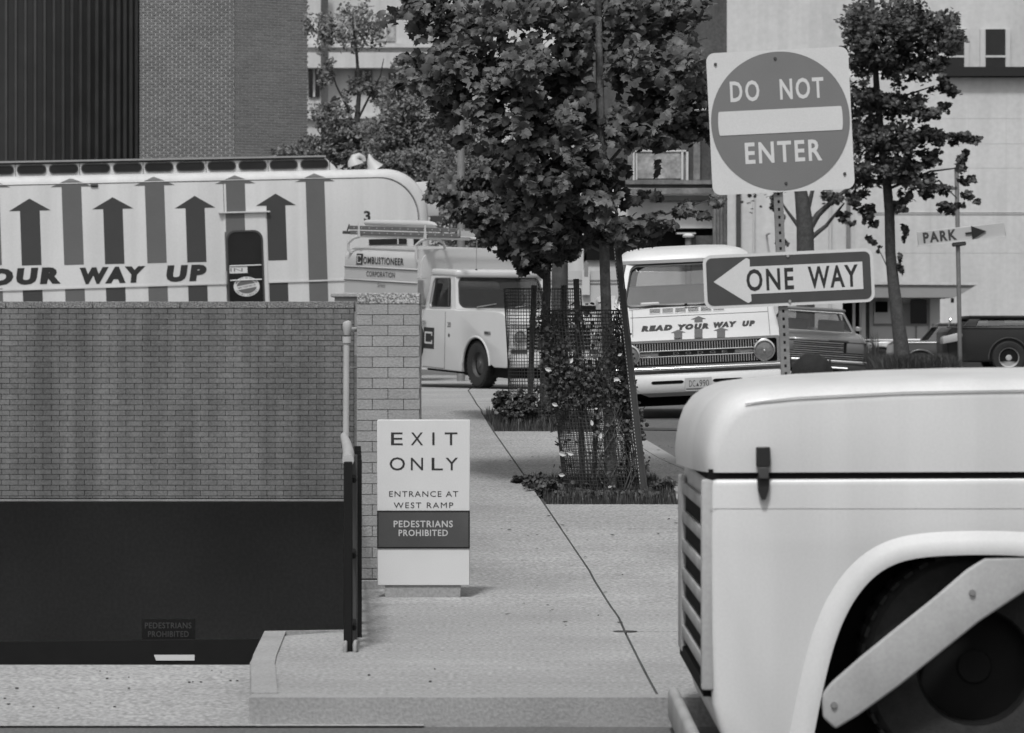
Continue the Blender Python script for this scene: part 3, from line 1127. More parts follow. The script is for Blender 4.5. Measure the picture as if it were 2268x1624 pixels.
# door with its tall dark window
door = MB().box(d0 + .01, -.016, .98, d1_ - .005, -.0005, bh(545, 470).z - .02).build('door', 'buswhite', bus, bevel=.006, seg=1)
a, b = bh(497, 407), bh(545, 470)
MB().box(d0 - .08, -.07, b.z - .012, d1_ + .06, -.001, b.z + .012).build('drip_rail', 'buswhite', bus)
xh = bh(521, 500).x
MB().box(xh - AW, -.0185, bh(545, 513).z, xh + AW, -.0165, b.z - .022).build('arrow_shaft', 'arrowgrey', door)
MB().box(d0 + .012, -.0185, 1.0, d0 + .075 + .05, -.0165, bh(545, 513).z).build('arrow_shaft', 'arrowgrey', door)
g0, g1 = bh(508, 700), bh(578.5, 513)
gx0, gx1, gz0, gz1 = g0.x + .01, g1.x - .01, 1.05, g1.z
outr = rrect(gx0 - .03, gz0 - .03, gx1 + .03, gz1 + .03, .17, 8)
innr = rrect(gx0, gz0, gx1, gz1, .15, 8)
r_ = MB()
ring(r_, outr, innr, -.034, -.017)
r_.build('window_rubber', 'steeldark', door)
MB().prism(innr, 1, -.024, -.018).build('window', 'winglass', door)
for py in (588.5, 620.5):
    z = bh(545, py).z
    MB().tube([(gx0 + .02, -.032, z), (gx1 - .02, -.032, z + .004)], .013, 6).build('guard_bar', 'signwhite', door)
a, b = bh(513, 606), bh(547, 590)
pn = MB().box(gx0 + .015, -.0275, a.z, b.x, -.0245, b.z).build('paper_notice', 'signwhite', door)
lettering('IN', 'arrowgrey', door, gx0 + .03, a.z + .03, b.x - .09, b.z - .03, -.0285, bold=-.005)
ec = bh(545.5, 635)
rx_, rz_ = .238, .178
em = MB().add([(ec.x + rx_ * math.cos(t), -.0285, ec.z + rz_ * math.sin(t)) for t in np.linspace(0, 2 * math.pi, 41)[:-1]] +
              [(ec.x + rx_ * math.cos(t), -.0245, ec.z + rz_ * math.sin(t)) for t in np.linspace(0, 2 * math.pi, 41)[:-1]],
              [tuple(range(40))] + [(i, (i + 1) % 40, 40 + (i + 1) % 40, 40 + i) for i in range(40)]).build('library_emblem', 'signwhite', door)
MB().add([(ec.x + rx_ * .77 * math.cos(t), -.0295, ec.z + rz_ * .70 * math.sin(t)) for t in np.linspace(0, 2 * math.pi, 41)[:-1]], [tuple(range(40))]).build('emblem_field', 'arrowgrey', door)
ca, sa = math.cos(rad(9)), math.sin(rad(9))
MB().add([(ec.x + u * ca - v * sa, -.0305, ec.z + u * sa + v * ca) for u, v in ((-.205, -.034), (.205, -.034), (.205, .034), (-.205, .034))], [(0, 1, 2, 3)]).build('emblem_band', 'signwhite', door)
lettering('READ YOUR WAY UP', 'letterdark', door, -.165, -.016, .165, .018, -.0315, bold=.02, fn=lambda q: (ec.x + q[0] * ca - q[2] * sa, q[1], ec.z + q[0] * sa + q[2] * ca))


def arc_text(t, a0, a1, flip):
    n_ = len(t)
    for i, ch in enumerate(t):
        if ch == ' ':
            continue
        a = rad(a0 + (a1 - a0) * (i + .5) / n_)
        cx_, cz_ = ec.x + rx_ * .885 * math.cos(a), ec.z + rz_ * .85 * math.sin(a)
        tx, tz_ = -rx_ * math.sin(a), rz_ * math.cos(a)
        ln = math.hypot(tx, tz_)
        tx, tz_ = (-tx / ln, -tz_ / ln) if not flip else (tx / ln, tz_ / ln)
        nx_, nz_ = -tz_, tx
        lettering(ch, 'letterdark', door, -.009, -.016, .009, .016, -.0295, bold=.03,
                  fn=lambda q: (cx_ + q[0] * tx + q[2] * nx_, q[1], cz_ + q[0] * tz_ + q[2] * nz_))


arc_text('DISTRICT OF COLUMBIA', 160, 20, False)
arc_text('PUBLIC LIBRARY', 200, 340, True)
hx = bh(500, 615).x
MB().tube([(hx, -.02, bh(500, 632).z), (hx, -.075, bh(500, 629).z), (hx, -.075, bh(500, 603).z), (hx, -.02, bh(500, 600).z)], .014, 6).build('handle', 'chromedull', door, smooth=True)
a = bh(209, 411)
MB().lathe((a.x, .0, a.z), 'x', [(.0001, -.07), (.03, -.065), (.034, 0), (.03, .06), (.0001, .07)], 12).build('vent', 'steeldark', bus, smooth=True)
# clerestory monitor with its pill-shaped windows
MYY = .34
z0_, z1_ = 3.80, 4.115
mo = MB().prism([(-9.3, z0_), (.66, z0_), (.60, 3.93), (.42, z1_ - .02), (-9.3, z1_ - .02)], 1, MYY, 2.5 - MYY).build('roof_monitor', 'buswhite', bus)
MB().box(-9.3, MYY - .05, z1_ - .019, .43, 2.5 - MYY + .05, z1_ + .012).build('monitor_roof', 'chromedull', mo)
MB().box(-9.3, MYY - .012, z1_ - .05, .41, MYY - .001, z1_ - .021).build('monitor_gutter', 'joint', mo)
dx = .5735
x_last = hit(BM, 1, MYY, 696, 366).x
for k in range(17):
    xc = x_last - dx * k
    w2 = .262
    zc = 3.972
    prof = rrect(xc - w2, zc - .085, xc + w2, zc + .085, .084, 6)
    prin = rrect(xc - w2 + .018, zc - .067, xc + w2 - .018, zc + .067, .066, 6)
    r_ = MB()
    ring(r_, prof, prin, MYY - .022, MYY - .001)
    fr_ = r_.build('window_frame', 'steeldark', mo)
    MB().prism(prin, 1, MYY - .010, MYY - .0012).build('window', 'winglass', mo)
    if k % 2 == 0:
        MB().box(xc + dx / 2 - .005, MYY - .006, z0_ + .06, xc + dx / 2 + .005, MYY - .0004, z1_ - .05).build('panel_seam', 'joint', mo)
# low side windows near the front, and the housing ahead of the nose
for (x0, x1) in ((817, 900), (916, 934)):
    a, b = bh(x0, 543), bh(x1, 528)
    w_ = MB().box(a.x, -.02, a.z, b.x, -.001, b.z).build('side_window', 'winglass', bus)
    MB().box(b.x - (b.x - a.x) * .25, -.022, a.z, b.x - (b.x - a.x) * .22, -.0205, b.z).build('window_bar', 'buswhite', w_)
a, b = hit(BM, 1, 1.2, 925, 480), hit(BM, 1, 1.2, 970, 401)
hs = MB().prism([(a.x - .35, a.z), (b.x, a.z), (b.x, b.z - .03), (b.x - .02, b.z), (a.x - .2, b.z - .02)], 1, 1.2, 2.4).build('front_housing', 'buswhite', bus, bevel=.02, seg=2)
a2 = hit(BM, 1, 1.2, 955, 492)
MB().box(a2.x - .02, 1.15, a2.z, a2.x + .2, 1.19, a.z + .0).build('housing_vent', 'steeldark', bus)
MB().box(-9.4, .1, .62, XR - .4, 2.4, .9).build('chassis', 'void', bus)
for x in (-6.5, -5.4):
    wheel(bus, (x, .2, .42), 'y', .46, .3)
# loudspeaker horns on the roof
hn = hit(BM, 1, .9, 800, 380)
for (px, dirx, tilt) in ((789, -1, 0), (818, 1, 0)):
    c = hit(BM, 1, .9, px, 378)
    sp = thing('loudspeaker_horn', 'pale loudspeaker horn on the trailer roof, ' + ('left of the pair with a curled throat' if dirx < 0 else 'right of the pair with a pointed bell'), 'loudspeaker',
               BM @ Matrix.Translation((c.x, .9, ZT)), 'loudspeaker horns on the trailer roof')
    mb = MB()
    if dirx < 0:
        mb.tube([(-.02, -.05, .10), (-.04, -.05, .17), (-.03, -.05, .235), (.05, -.05, .27), (.12, -.05, .23), (.14, -.05, .16)], [.15, .125, .08, .055, .05, .045], 16)
        mb.build('bell', 'boxgrey', sp, smooth=True)
    else:
        mb.tube([(.10, -.05, .02), (.06, -.05, .09), (.02, -.05, .17), (.0, -.05, .25), (-.01, -.05, .30)], [.17, .12, .075, .035, .012], 16)
        mb.build('bell', 'boxgrey', sp, smooth=True)
        MB().lathe((.11, -.05, .0), 'z', [(.0001, .012), (.15, .012), (.15, .002)], 16).build('mouth', 'void', sp)
    MB().box(-.03, -.03, -.05, .03, .03, .1).build('bracket', 'steel', sp)

# ------------------------------------------------------------------ service truck
TD_ = 56.0
TO = Vector(((1400 / 1.32275 - CX) / F * TD_, TD_, EYE - (EYE - .92) * TD_ / 59.5))
TM = Matrix.Translation(TO) @ Matrix.Rotation(rad(-63), 4, 'Z') @ Matrix.Rotation(rad(2.4), 4, 'Y') @ Matrix.Scale(TD_ / 59.5, 4)
tr = thing('service_truck', 'white service truck with a tall box body and ladder rack parked beyond the pillar', 'truck', TM)
th = lambda px, py, v=0, ax=1: hit(TM, ax, v, px, py)
TW = 1.95
wc = (-.10, 0, .39)
prof = [(-2.27, .24), (-2.27, 1.27), (-1.1, 1.30), (-.85, 1.29), (.0, 1.315), (.6, 1.32), (.86, 1.30), (.97, 1.25), (1.03, 1.16), (1.055, 1.02), (1.06, .62), (1.09, .6), (1.09, .41), (1.02, .38), (.60, .37)] + \
    [(-.1 + .52 * math.cos(rad(a)), .36 + .50 * math.sin(rad(a))) for a in np.linspace(8, 172, 14)] + [(-.66, .24)]
MB().prism(prof, 1, 0, TW).build('body', 'truckwhite', tr, bevel=.055, seg=4, angle=50)
MB().box(-2.2, .1, .2, .95, TW - .1, .45).build('chassis', 'void', tr)
MB().box(-.75, .35, .2, .62, TW - .35, 1.1).build('wheel_housing', 'void', tr)
MB().prism([(-.1 + .505 * math.cos(rad(a)), .36 + .49 * math.sin(rad(a))) for a in np.linspace(0, 180, 14)], 1, .30, .5).build('wheel_well', 'void', tr)
ww_ = MB()
wa = [(-.1 + .512 * math.cos(rad(a)), .36 + .492 * math.sin(rad(a))) for a in np.linspace(-16, 196, 22)]
for p, q in zip(wa[:-1], wa[1:]):
    ww_.quad((p[0], .03, p[1]), (q[0], .03, q[1]), (q[0], .5, q[1]), (p[0], .5, p[1]))
ww_.build('wheel_liner', 'void', tr)
wheel(tr, (-.10, .14, .395), 'y', .395, .24, .56, 'rim', -1, tread=34)
wheel(tr, (-.10, TW - .16, .385), 'y', .385, .22, .56, 'rim', 1)
for y in (.16, TW - .16):
    wheel(tr, (-3.9, y, .40), 'y', .385, .22, .56, 'rim', -1)
lip = [(-.1 + .525 * math.cos(rad(a)), .005, .36 + .505 * math.sin(rad(a))) for a in np.linspace(4, 176, 18)]
MB().tube(lip, .022, 6).build('wheel_arch_lip', 'truckwhite', tr, smooth=True)
# cab upper part
cb0 = [(-2.25, .05, 1.27), (-1.02, .06, 1.30), (-1.02, TW - .06, 1.30), (-2.25, TW - .05, 1.27)]
ct0 = [(-2.18, .14, 1.86), (-1.24, .14, 1.88), (-1.24, TW - .14, 1.88), (-2.18, TW - .14, 1.86)]
panel_window(tr, (cb0[0], cb0[1], ct0[1], ct0[0]), (.14, .86, .05, .93), 'truckwhite', GLASSD, 'side_window', r=.12, trim='chromedull')
panel_window(tr, (cb0[1], cb0[2], ct0[2], ct0[1]), (.035, .965, .06, .95), 'truckwhite', GLASSD, 'windscreen', r=.2, trim='steeldark')
panel_window(tr, (cb0[2], cb0[3], ct0[3], ct0[2]), (.14, .86, .05, .93), 'truckwhite', GLASSD, 'side_window', r=.12)
panel_window(tr, (cb0[3], cb0[0], ct0[0], ct0[3]), (.2, .8, .3, .85), 'truckwhite', GLASSD, 'rear_window', r=.2)
rf = []
for (x, y) in ((-2.2, .13), (-1.2, .12), (-1.12, .3), (-1.08, TW / 2), (-1.12, TW - .3), (-1.2, TW - .12), (-2.2, TW - .13)):
    rf.append((x, y))
MB().prism(rf, 2, 1.855, 1.985).build('roof', 'truckwhite', tr, bevel=.05, seg=4, angle=50)
MB().box(-2.1, .22, 1.1, -1.95, TW - .22, 1.62).build('seat_back', 'seat', tr, bevel=.04, seg=2)
MB().tube([(-1.18, 1.35, 1.28), (-1.32, 1.35, 1.44)], .02, 6).build('steering_column', 'void', tr)
t_ = np.linspace(0, 2 * math.pi, 19)
MB().tube([(-1.34 + .09 * math.cos(t), 1.35 + .2 * math.sin(t), 1.46 + .15 * math.cos(t)) for t in t_], .014, 6, cap=False).build('steering_wheel', 'void', tr, smooth=True)
# quarter vent frame in the side window
MB().tube([(-1.34, .07, 1.34), (-1.42, .11, 1.83)], .014, 6).build('vent_frame', 'steeldark', tr)
for (x0, y0, x1, y1) in ((-1.0, .45, -1.13, .85), (-1.0, 1.2, -1.13, 1.6)):
    MB().tube([(x0, y0, 1.345), (x1 + .08, y1, 1.40)], .009, 5).build('wiper', 'chromedull', tr)
# front
for y in (.22, TW - .22):
    hl = MB().lathe((1.06, y, .90), 'x', [(.125, 0), (.125, .03), (.105, .04), (.1, .025)], 24).build('headlight', 'chrome', tr, smooth=True)
    MB().lathe((1.06, y, .90), 'x', [(.0001, .035), (.06, .032), (.1, .02)], 24).build('lens', 'lens', hl, smooth=True)
MB().box(1.056, .37, .70, 1.072, TW - .37, 1.06).build('grille_recess', 'void', tr)
MB().box(1.056, .06, 1.10, 1.075, TW - .06, 1.115).build('hood_gap', 'void', tr)
for k in range(5):
    z = .74 + k * .062
    MB().box(1.06, .38, z, 1.09, TW - .38, z + .028).build('grille_bar', 'chromedull', tr)
for y in (.08, TW - .38):
    MB().box(1.055, y, .62, 1.072, y + .3, .70).build('parking_light', 'steeldark', tr)
MB().box(1.08, -.01, .40, 1.22, TW + .01, .56).build('bumper', 'truckwhite', tr, bevel=.025, seg=2)
MB().box(.21, -.012, .915, .45, .005, .975).build('side_marker', 'steel', tr, bevel=.008, seg=1)
MB().box(.24, -.016, .93, .38, -.0125, .96).build('side_marker_lens', 'steeldark', tr)
MB().box(-1.32, -.003, .26, -1.31, -.0005, 1.25).build('door_seam', 'joint', tr)
MB().box(-2.2, -.003, .262, -1.32, -.0005, .270).build('door_seam', 'joint', tr)
MB().tube([(-2.2, -.02, 1.06), (-2.05, -.03, 1.06)], .016, 6).build('handle', 'chromedull', tr)
mr_ = MB().box(-2.36, -.05, 1.37, -2.12, -.03, 1.78).build('side_mirror', 'steel', tr, bevel=.01, seg=1)
MB().tube([(-2.1, .02, 1.82), (-2.2, -.14, 1.80)], .01, 5).build('mirror_arm', 'chromedull', mr_)
MB().tube([(-2.1, .02, 1.32), (-2.2, -.14, 1.34)], .01, 5).build('mirror_arm', 'chromedull', mr_)
MB().lathe((-2.58, -.01, .70), 'y', [(.0001, -.02), (.2, -.02), (.33, -.05), (.40, -.04), (.43, 0), (.43, .1), (.3, .15)], 30).build('spare_tyre', 'rubber', tr, smooth=True)
# door emblem: black square with a squared C
bx0, bx1, bz0, bz1 = -2.17, -1.75, .585, .955
MB().box(bx0, -.004, bz0, bx1, -.0008, bz1).build('emblem_field', 'black', tr)


def squared_c(x0, x1, z0, z1, y, t, par, m='truckwhite'):
    for (a, b, c_, d_) in ((x0, z1 - t, x1, z1), (x0, z0, x1, z0 + t), (x1 - t * 1.1, z1 - t * 2.2, x1, z1 - t - .001), (x1 - t * 1.1, z0 + t + .001, x1, z0 + t * 2.2), (x0, z0 + t + .001, x0 + t * 1.1, z1 - t - .001)):
        MB().box(a, y - .003, b, c_, y, d_).build('emblem_stroke', m, par)


squared_c(-2.12, -1.82, .67, .88, -.0045, .03, tr)
a, b = th(*[(q) for q in ((900 + 1113 / 2.7071) / 1.32275, (650 + 835 / 2.7071) / 1.32275)]), th(*[(q) for q in ((900 + 1140 / 2.7071) / 1.32275, (650 + 797 / 2.7071) / 1.32275)])
lettering('20', 'letterdark', tr, a.x, a.z, b.x, b.z, -.004, bold=.01)
MB().lathe(((a.x + b.x) / 2, -.001, a.z - .14), 'y', [(.0001, -.006), (.03, -.006), (.034, 0)], 12).build('fuel_cap', 'steeldark', tr)
# box body
xs0, xs1 = -5.6, -2.36
cs = [(.02, .9), (.0, 1.0), (.0, 1.98), (.003, 2.12), (.03, 2.19), (.09, 2.25), (.20, 2.30), (.36, 2.325), (.5, 2.33), (1.6, 2.345), (1.8, 2.33), (1.95, 2.27), (2.04, 2.15), (2.07, 1.98), (2.07, .9)]
bxo = MB().prism(cs, 0, xs0, xs1).build('box_body', 'boxgrey', tr, smooth=True)
MB().prism([(p[0] * .985 + .015, p[1] * .985 + .015) for p in cs], 0, xs1 + .002, xs1 + .035).build('box_front', 'truckwhite', tr)
MB().prism([(.0 - .006 if p[0] < .3 else p[0], p[1] + .006) for p in cs], 0, xs1 - .10, xs1 + .001).build('box_edge', 'truckwhite', bxo)
for z in (1.955, 1.72, 1.46):
    MB().box(xs0, -.022, z - .012, xs1 - .101, -.001, z + .012).build('moulding', 'truckwhite', bxo, bevel=.006, seg=1)
    MB().box(xs0, -.006, z - .024, xs1 - .101, -.001, z - .013).build('moulding_gap', 'steeldark', bxo)
MB().box(xs0 - .3, .2, .45, xs1, 1.85, .9).build('box_frame', 'void', tr)


def yb(z):
    return float(np.interp(z, [1.98, 2.12, 2.19, 2.25], [0, .003, .03, .09])) - .008


# lettering: the squared C then the rest of the name
MB().quad((-5.08, -.006, 1.99), (-4.80, -.006, 1.99), (-4.80, .004, 2.195), (-5.08, .004, 2.195)).build('emblem_field', 'black', bxo)
for (a, b, c_, d_) in ((-5.03, 2.145, -4.86, 2.165), (-5.03, 2.02, -4.86, 2.04), (-5.03, 2.041, -4.995, 2.144), (-4.89, 2.12, -4.86, 2.144), (-4.89, 2.041, -4.86, 2.065)):
    MB().quad((a, -.011, b), (c_, -.011, b), (c_, -.009, d_), (a, -.009, d_)).build('emblem_stroke', 'boxgrey', bxo)
lettering('OMBUSTIONEER', 'letterdark', bxo, -4.77, 2.015, -3.04, 2.145, 0, bold=.02, space=1.12, fn=lambda q: (q[0], -.008, q[2]))
lettering('CORPORATION', 'letterdark', bxo, -4.62, 1.785, -3.40, 1.885, -.006, bold=.01, space=1.12)
lettering('Service', 'letterdark', bxo, -4.15, 1.60, -3.80, 1.68, -.004, bold=-.01, shear=.5)
# rack
rk = MB()
for (x, s_) in ((-5.35, 0), (-2.45, 0)):
    pts = [(x, .02 if s_ == 0 else 2, 2.05 if x > -3 else 2.2), (x, -.04, 2.15 if x > -3 else 2.26), (x, -.05, 2.38), (x + .12, .0, 2.47), (x + .32, .04, 2.51)]
    MB().tube(pts, .028, 8).build('rack_hoop', 'truckwhite', tr, smooth=True)
MB().tube([(-2.40, .5, 2.33), (-2.38, .46, 2.42), (-2.3, .3, 2.5), (-2.2, .1, 2.51)], .024, 8).build('rack_hoop', 'truckwhite', tr, smooth=True)
MB().tube([(-5.1, .04, 2.515), (-.5, .04, 2.525)], .026, 8).build('rack_rail', 'truckwhite', tr, smooth=True)
MB().tube([(-5.1, 1.9, 2.515), (-.5, 1.9, 2.525)], .026, 8).build('rack_rail', 'truckwhite', tr, smooth=True)
for x in (-4.95, -2.15, -.55):
    MB().tube([(x, .04, 2.53), (x, 1.9, 2.53)], .02, 6).build('rack_crossbar', 'truckwhite', tr, smooth=True)
MB().tube([(-.45, .9, 1.33), (-.45, .9, 1.36)], .02, 8).build('antenna_base', 'steeldark', tr)
MB().tube([(-1.15, .5, 1.97), (-1.15, .5, 2.0)], .02, 8).build('antenna_base', 'steeldark', tr)
MB().tube([(-1.15, .5, 1.99), (-1.15, .5, 2.5)], .007, 5).build('antenna', 'chromedull', tr)
# ladder on the rack
ld = thing('ladder', 'grey extension ladder lying on edge along the truck roof rack', 'ladder', TM)
lx0, lx1 = -5.45, -.95
for (z, x0, x1) in ((2.665, lx0, lx1 - .0), (2.575, lx0 + .05, lx1 + .1)):
    MB().box(x0, .0, z - .036, x1, .035, z + .036).build('side_rail', 'alum', ld, bevel=.006, seg=1)
MB().box(lx0, .30, 2.63, lx1, .335, 2.70).build('side_rail', 'alum', ld)
k = 0
x = lx0 + .25
while x < lx1:
    for z in (2.665, 2.575):
        MB().lathe((x + (0 if z > 2.6 else .12), -.002, z), 'y', [(.0001, -.006), (.012, -.006), (.012, .3)], 8).build('rung', 'boxgrey', ld)
    x += .33
MB().box(lx0 - .24, -.02, 2.545, lx0 + .02, .06, 2.60).build('foot', 'steeldark', ld, bevel=.01, seg=1)
MB().tube([(lx0 - .12, .02, 2.58), (lx0 - .02, .02, 2.72)], .014, 6).build('foot_arm', 'steeldark', ld)
MB().box(lx1 + .11, -.01, 2.56, lx1 + .19, .05, 2.70).build('end_bracket', 'steel', ld, bevel=.015, seg=2)
for x in (-4.95, -2.15):
    MB().prism([(x - .05, 2.50), (x + .05, 2.50), (x + .03, 2.60), (x + .012, 2.74), (x - .012, 2.74), (x - .03, 2.60)], 1, -.03, -.012).build('clamp', 'truckwhite', ld)
ld2 = MB()
ld2.box(-.90, .0, 2.56, .35, .035, 2.66)
o_ = ld2.build('board', 'boxgrey', None)
o_.matrix_world = TM
tag(o_, 'pale plank on the truck rack ahead of the dark ladder', 'plank')
# long white canoe-like roll on top
rl = MB()
c0, c1 = th(812, 496, .9), th(968, 494, .9)
z_ = (c0.z + c1.z) / 2
rl.tube([(c0.x, .9, z_), (c1.x - .7, .9, z_ - .005), (c1.x - .35, .9, z_ - .005), (c1.x - .12, .9, z_ - .01), (c1.x, .9, z_ - .02)], [.055, .07, .065, .045, .008], 12)
o_ = rl.build('canvas_roll', 'truckwhite', None, smooth=True)
o_.matrix_world = TM
tag(o_, 'long white roll with a pointed end lying on top of the ladder rack', 'roll')

# ------------------------------------------------------------------ library pickup facing the camera
DM = Matrix.Translation(((1549 - CX) / F * 39.5, 39.5, g(39.5) - .13)) @ Matrix.Rotation(rad(-2.6), 4, 'Y') @ Matrix.Rotation(rad(3), 4, 'X')
dg_ = thing('library_pickup', 'white pickup with chrome grille facing the camera, read your way up on its hood', 'pickup truck', DM)
dh = lambda px, py, y=0: hit(DM, 1, y, px, py)
HWD = .985
zf1 = dh(1549, 747).z      # nose
zf0 = dh(1549, 817).z
prof = [(0, zf0), (-.01, zf0 + .15), (0, zf1 - .03), (.04, zf1), (.6, zf1 + .10), (1.12, 1.20), (1.2, 1.24), (5.2, 1.24), (5.2, .45), (1.35, .40)] + \
    [(.85 + .48 * math.cos(rad(a)), .36 + .48 * math.sin(rad(a))) for a in np.linspace(5, 175, 12)] + [(.33, .40)]
mb = MB()
n = len(prof)
vs, fs = [], []
xsn = [(-HWD, .035), (-HWD + .05, .0), (HWD - .05, .0), (HWD, .035)]
for (x, dy) in xsn:
    vs += [(x, p[0] + (dy if p[0] < .3 else 0), p[1] - (dy * .8 if p[1] > 1 or p[0] < 1 and p[1] > .8 else 0)) for p in prof]
for i in range(3):
    for k in range(n):
        fs.append((i * n + k, i * n + (k + 1) % n, (i + 1) * n + (k + 1) % n, (i + 1) * n + k))
fs += [tuple(range(n)), tuple(3 * n + k for k in range(n))]
mb.add(vs, fs)
mb.build('body', 'white', dg_, bevel=.02, seg=2, angle=45)
MB().box(-.8, .3, .25, .8, 4.8, .5).build('chassis', 'void', dg_)
MB().box(-.7, .1, .26, .7, 1.2, .75).build('engine_bay', 'void', dg_)
for x in (-.80, .80):
    s_ = -1 if x < 0 else 1
    wheel(dg_, (x, .88, .37), 'x', .37, .2, .56, 'rim', s_)
    wheel(dg_, (x, 3.9, .37), 'x', .37, .2, .56, 'rim', s_)
MB().box(-.86, .42, .14, .86, 1.3, .55).build('undercarriage', 'void', dg_)
MB().box(-.78, 1.3, .2, .78, 5.0, .46).build('undercarriage', 'void', dg_)
# hood lettering, arrows, cowl vents on the sloping hood


def hood(px, py):
    """point on the sloping hood plane seen at this place of the picture"""
    P0, P1 = Vector((0, .05, zf1 + .004)), Vector((0, 1.12, 1.204))
    t = (P1 - P0).normalized()
    nn = Vector((1, 0, 0)).cross(t)
    inv = DM.inverted()
    o = inv @ Vector((0, 0, EYE))
    d = inv.to_3x3() @ Vector(((px - CX) / F, 1, -(py - HY) / F))
    # two hood segments meet at y=.6; use the matching one
    for (A, B_) in ((Vector((0, .04, zf1)), Vector((0, .6, zf1 + .10))), (Vector((0, .6, zf1 + .10)), Vector((0, 1.12, 1.20)))):
        t = (B_ - A).normalized()
        nn = Vector((1, 0, 0)).cross(t).normalized()
        q = o + d * ((A - o).dot(nn) / d.dot(nn))
        if q.y <= B_.y + .001:
            break
    return q + Vector((0, -.002, .004))


def on_hood(txt, x0, y0, x1, y1, sl, m, **kw):
    """text set on the hood between picture corners (x0,y0 bottom left) and (x1,y1 top right), sl = rise to the right"""
    v, f_ = text2d(txt, **kw)
    vs_ = [hood(x0 + a * (x1 - x0) + b * 0, y0 + (y1 - y0) * b - sl * a) for a, b in v]
    me = bpy.data.meshes.new('lettering')
    me.from_pydata(vs_, [], f_)
    link('lettering', me, m, dg_)


SLP = math.tan(rad(2.9))
for (t, x0, x1, y) in (('READ', 1420, 1489, 735.5), ('YOUR', 1501, 1570, 732), ('WAY', 1580, 1632, 727), ('UP', 1644, 1672, 724)):
    on_hood(t, x0, y, x1, y - 12.5, SLP * (x1 - x0), 'arrowdark', bold=.10, space=1.4, shear=.2)
for (xc, top, yb_) in ((1502, 731, 750), (1547, 701, 749), (1597, 726, 748)):
    segs = [(top + 7, yb_)] if top > 710 else [(top + 7, 714.5), (729, yb_)]
    MB().add([hood(xc - 17, top + 7.5), hood(xc + 17, top + 6), hood(xc, top)], [(0, 1, 2)]).build('arrow_head', 'arrowgrey', dg_)
    for (a, b) in segs:
        MB().quad(hood(xc - 9, b + .5), hood(xc + 9, b - .5), hood(xc + 9, a - .5), hood(xc - 9, a + .5)).build('arrow_shaft', 'arrowgrey', dg_)
for k in range(6):
    x0 = 1431 + k * 38.3 * .75 + (3 if k else 0)
    x0 = 1438 + k * 28.3
    yb0 = 697 - (k * 28.3) * .047
    vt = MB().quad(hood(x0, yb0), hood(x0 + 25, yb0 - 1.2), hood(x0 + 25, yb0 - 11.5), hood(x0, yb0 - 10.5)).build('cowl_vent', 'white', dg_)
    for j in range(4):
        yy = yb0 - 2 - j * 2.4
        MB().quad(hood(x0 + 1, yy), hood(x0 + 24, yy - 1.1), hood(x0 + 24, yy - 2.1), hood(x0 + 1, yy - 1)).build('louvre_slot', 'void', vt).location.z = .003
MB().add([hood(1396, 705.5), hood(1700, 691), hood(1700, 690.3), hood(1396, 704.8)], [(0, 1, 2, 3)]).build('hood_seam', 'joint', dg_)
MB().add([hood(1401, 748), hood(1402, 748), hood(1400.5, 686), hood(1399.7, 686)], [(0, 1, 2, 3)]).build('hood_seam', 'joint', dg_)
MB().add([hood(1705, 741), hood(1706, 741), hood(1700.5, 680), hood(1699.7, 680)], [(0, 1, 2, 3)]).build('hood_seam', 'joint', dg_)
# grille
gz1 = dh(1549, 752).z
gz0 = dh(1549, 809).z
gh = gz1 - gz0
MB().box(-.93, -.012, gz0, .93, -.002, gz1).build('grille_recess', 'void', dg_)
oo, ii = rrect(-.945, gz0 - .012, .945, gz1 + .012, .03, 4), rrect(-.905, gz0 + .012, .905, gz1 - .016, .02, 4)
r_ = MB()
ring(r_, oo, ii, -.05, -.002)
gsur = r_.build('grille_surround', 'chrome', dg_)
mb = MB()
x = -.70
rows_ = ((gz0 + gh * .64, gz0 + gh * .92), (gz0 + gh * .10, gz0 + gh * .36))
while x <= .70:
    for (a, b) in rows_:
        mb.box(x - .0065, -.036, a, x + .0065, -.013, b)
    x += .0293
mb.build('grille_bars', 'chrome', dg_, kind='stuff')
for (a, b, c_) in ((gz0 + gh * .585, gz0 + gh * .64, .72), (gz0 + gh * .36, gz0 + gh * .415, .72)):
    MB().box(-c_, -.048, a, c_, -.013, b).build('grille_crossbar', 'chrome', dg_, bevel=.006, seg=2)
MB().box(-.70, -.02, gz0 + gh * .415, .70, -.0125, gz0 + gh * .585).build('name_panel', 'black', dg_)
for s_ in (-1, 1):
    x0, x1 = sorted((s_ * .70, s_ * .43))
    MB().box(x0, -.034, gz0 + gh * .425, x1, -.0205, gz0 + gh * .575).build('indicator_lamp', 'lens', dg_, bevel=.006, seg=1)
for i, ch in enumerate('DODGE'):
    xc = -.235 + i * .137 + .0
    lettering(ch, 'chromedull', dg_, xc - .028, gz0 + gh * .46, xc + .036, gz0 + gh * .545, -.0215, bold=-.005)
hz = gz0 + gh * .5
for x in (-.762, .762):
    hl = MB().lathe((x, 0, hz), 'y', [(.125, -.004), (.132, -.05), (.122, -.07), (.105, -.075), (.098, -.06)], 32).build('headlight', 'chrome', dg_, smooth=True)
    MB().lathe((x, 0, hz), 'y', [(.0001, -.072), (.05, -.070), (.099, -.056)], 32).build('lens', 'lens', hl, smooth=True)
    MB().lathe((x, 0, hz - .012), 'y', [(.0001, -.079), (.013, -.077), (.016, -.071)], 12).build('bulb', 'chrome', hl, smooth=True)
MB().box(-.985, -.075, gz0 - .035, .975, -.003, gz0 - .006).build('lower_trim', 'chrome', dg_, bevel=.010, seg=3)
bz1, bz0 = gz0 - .075, dh(1549, 865.5).z
bp = [(-1.01, bz0 + .03), (-1.0, bz0), (1.0, bz0), (1.01, bz0 + .06), (1.01, bz1), (-1.01, bz1)]
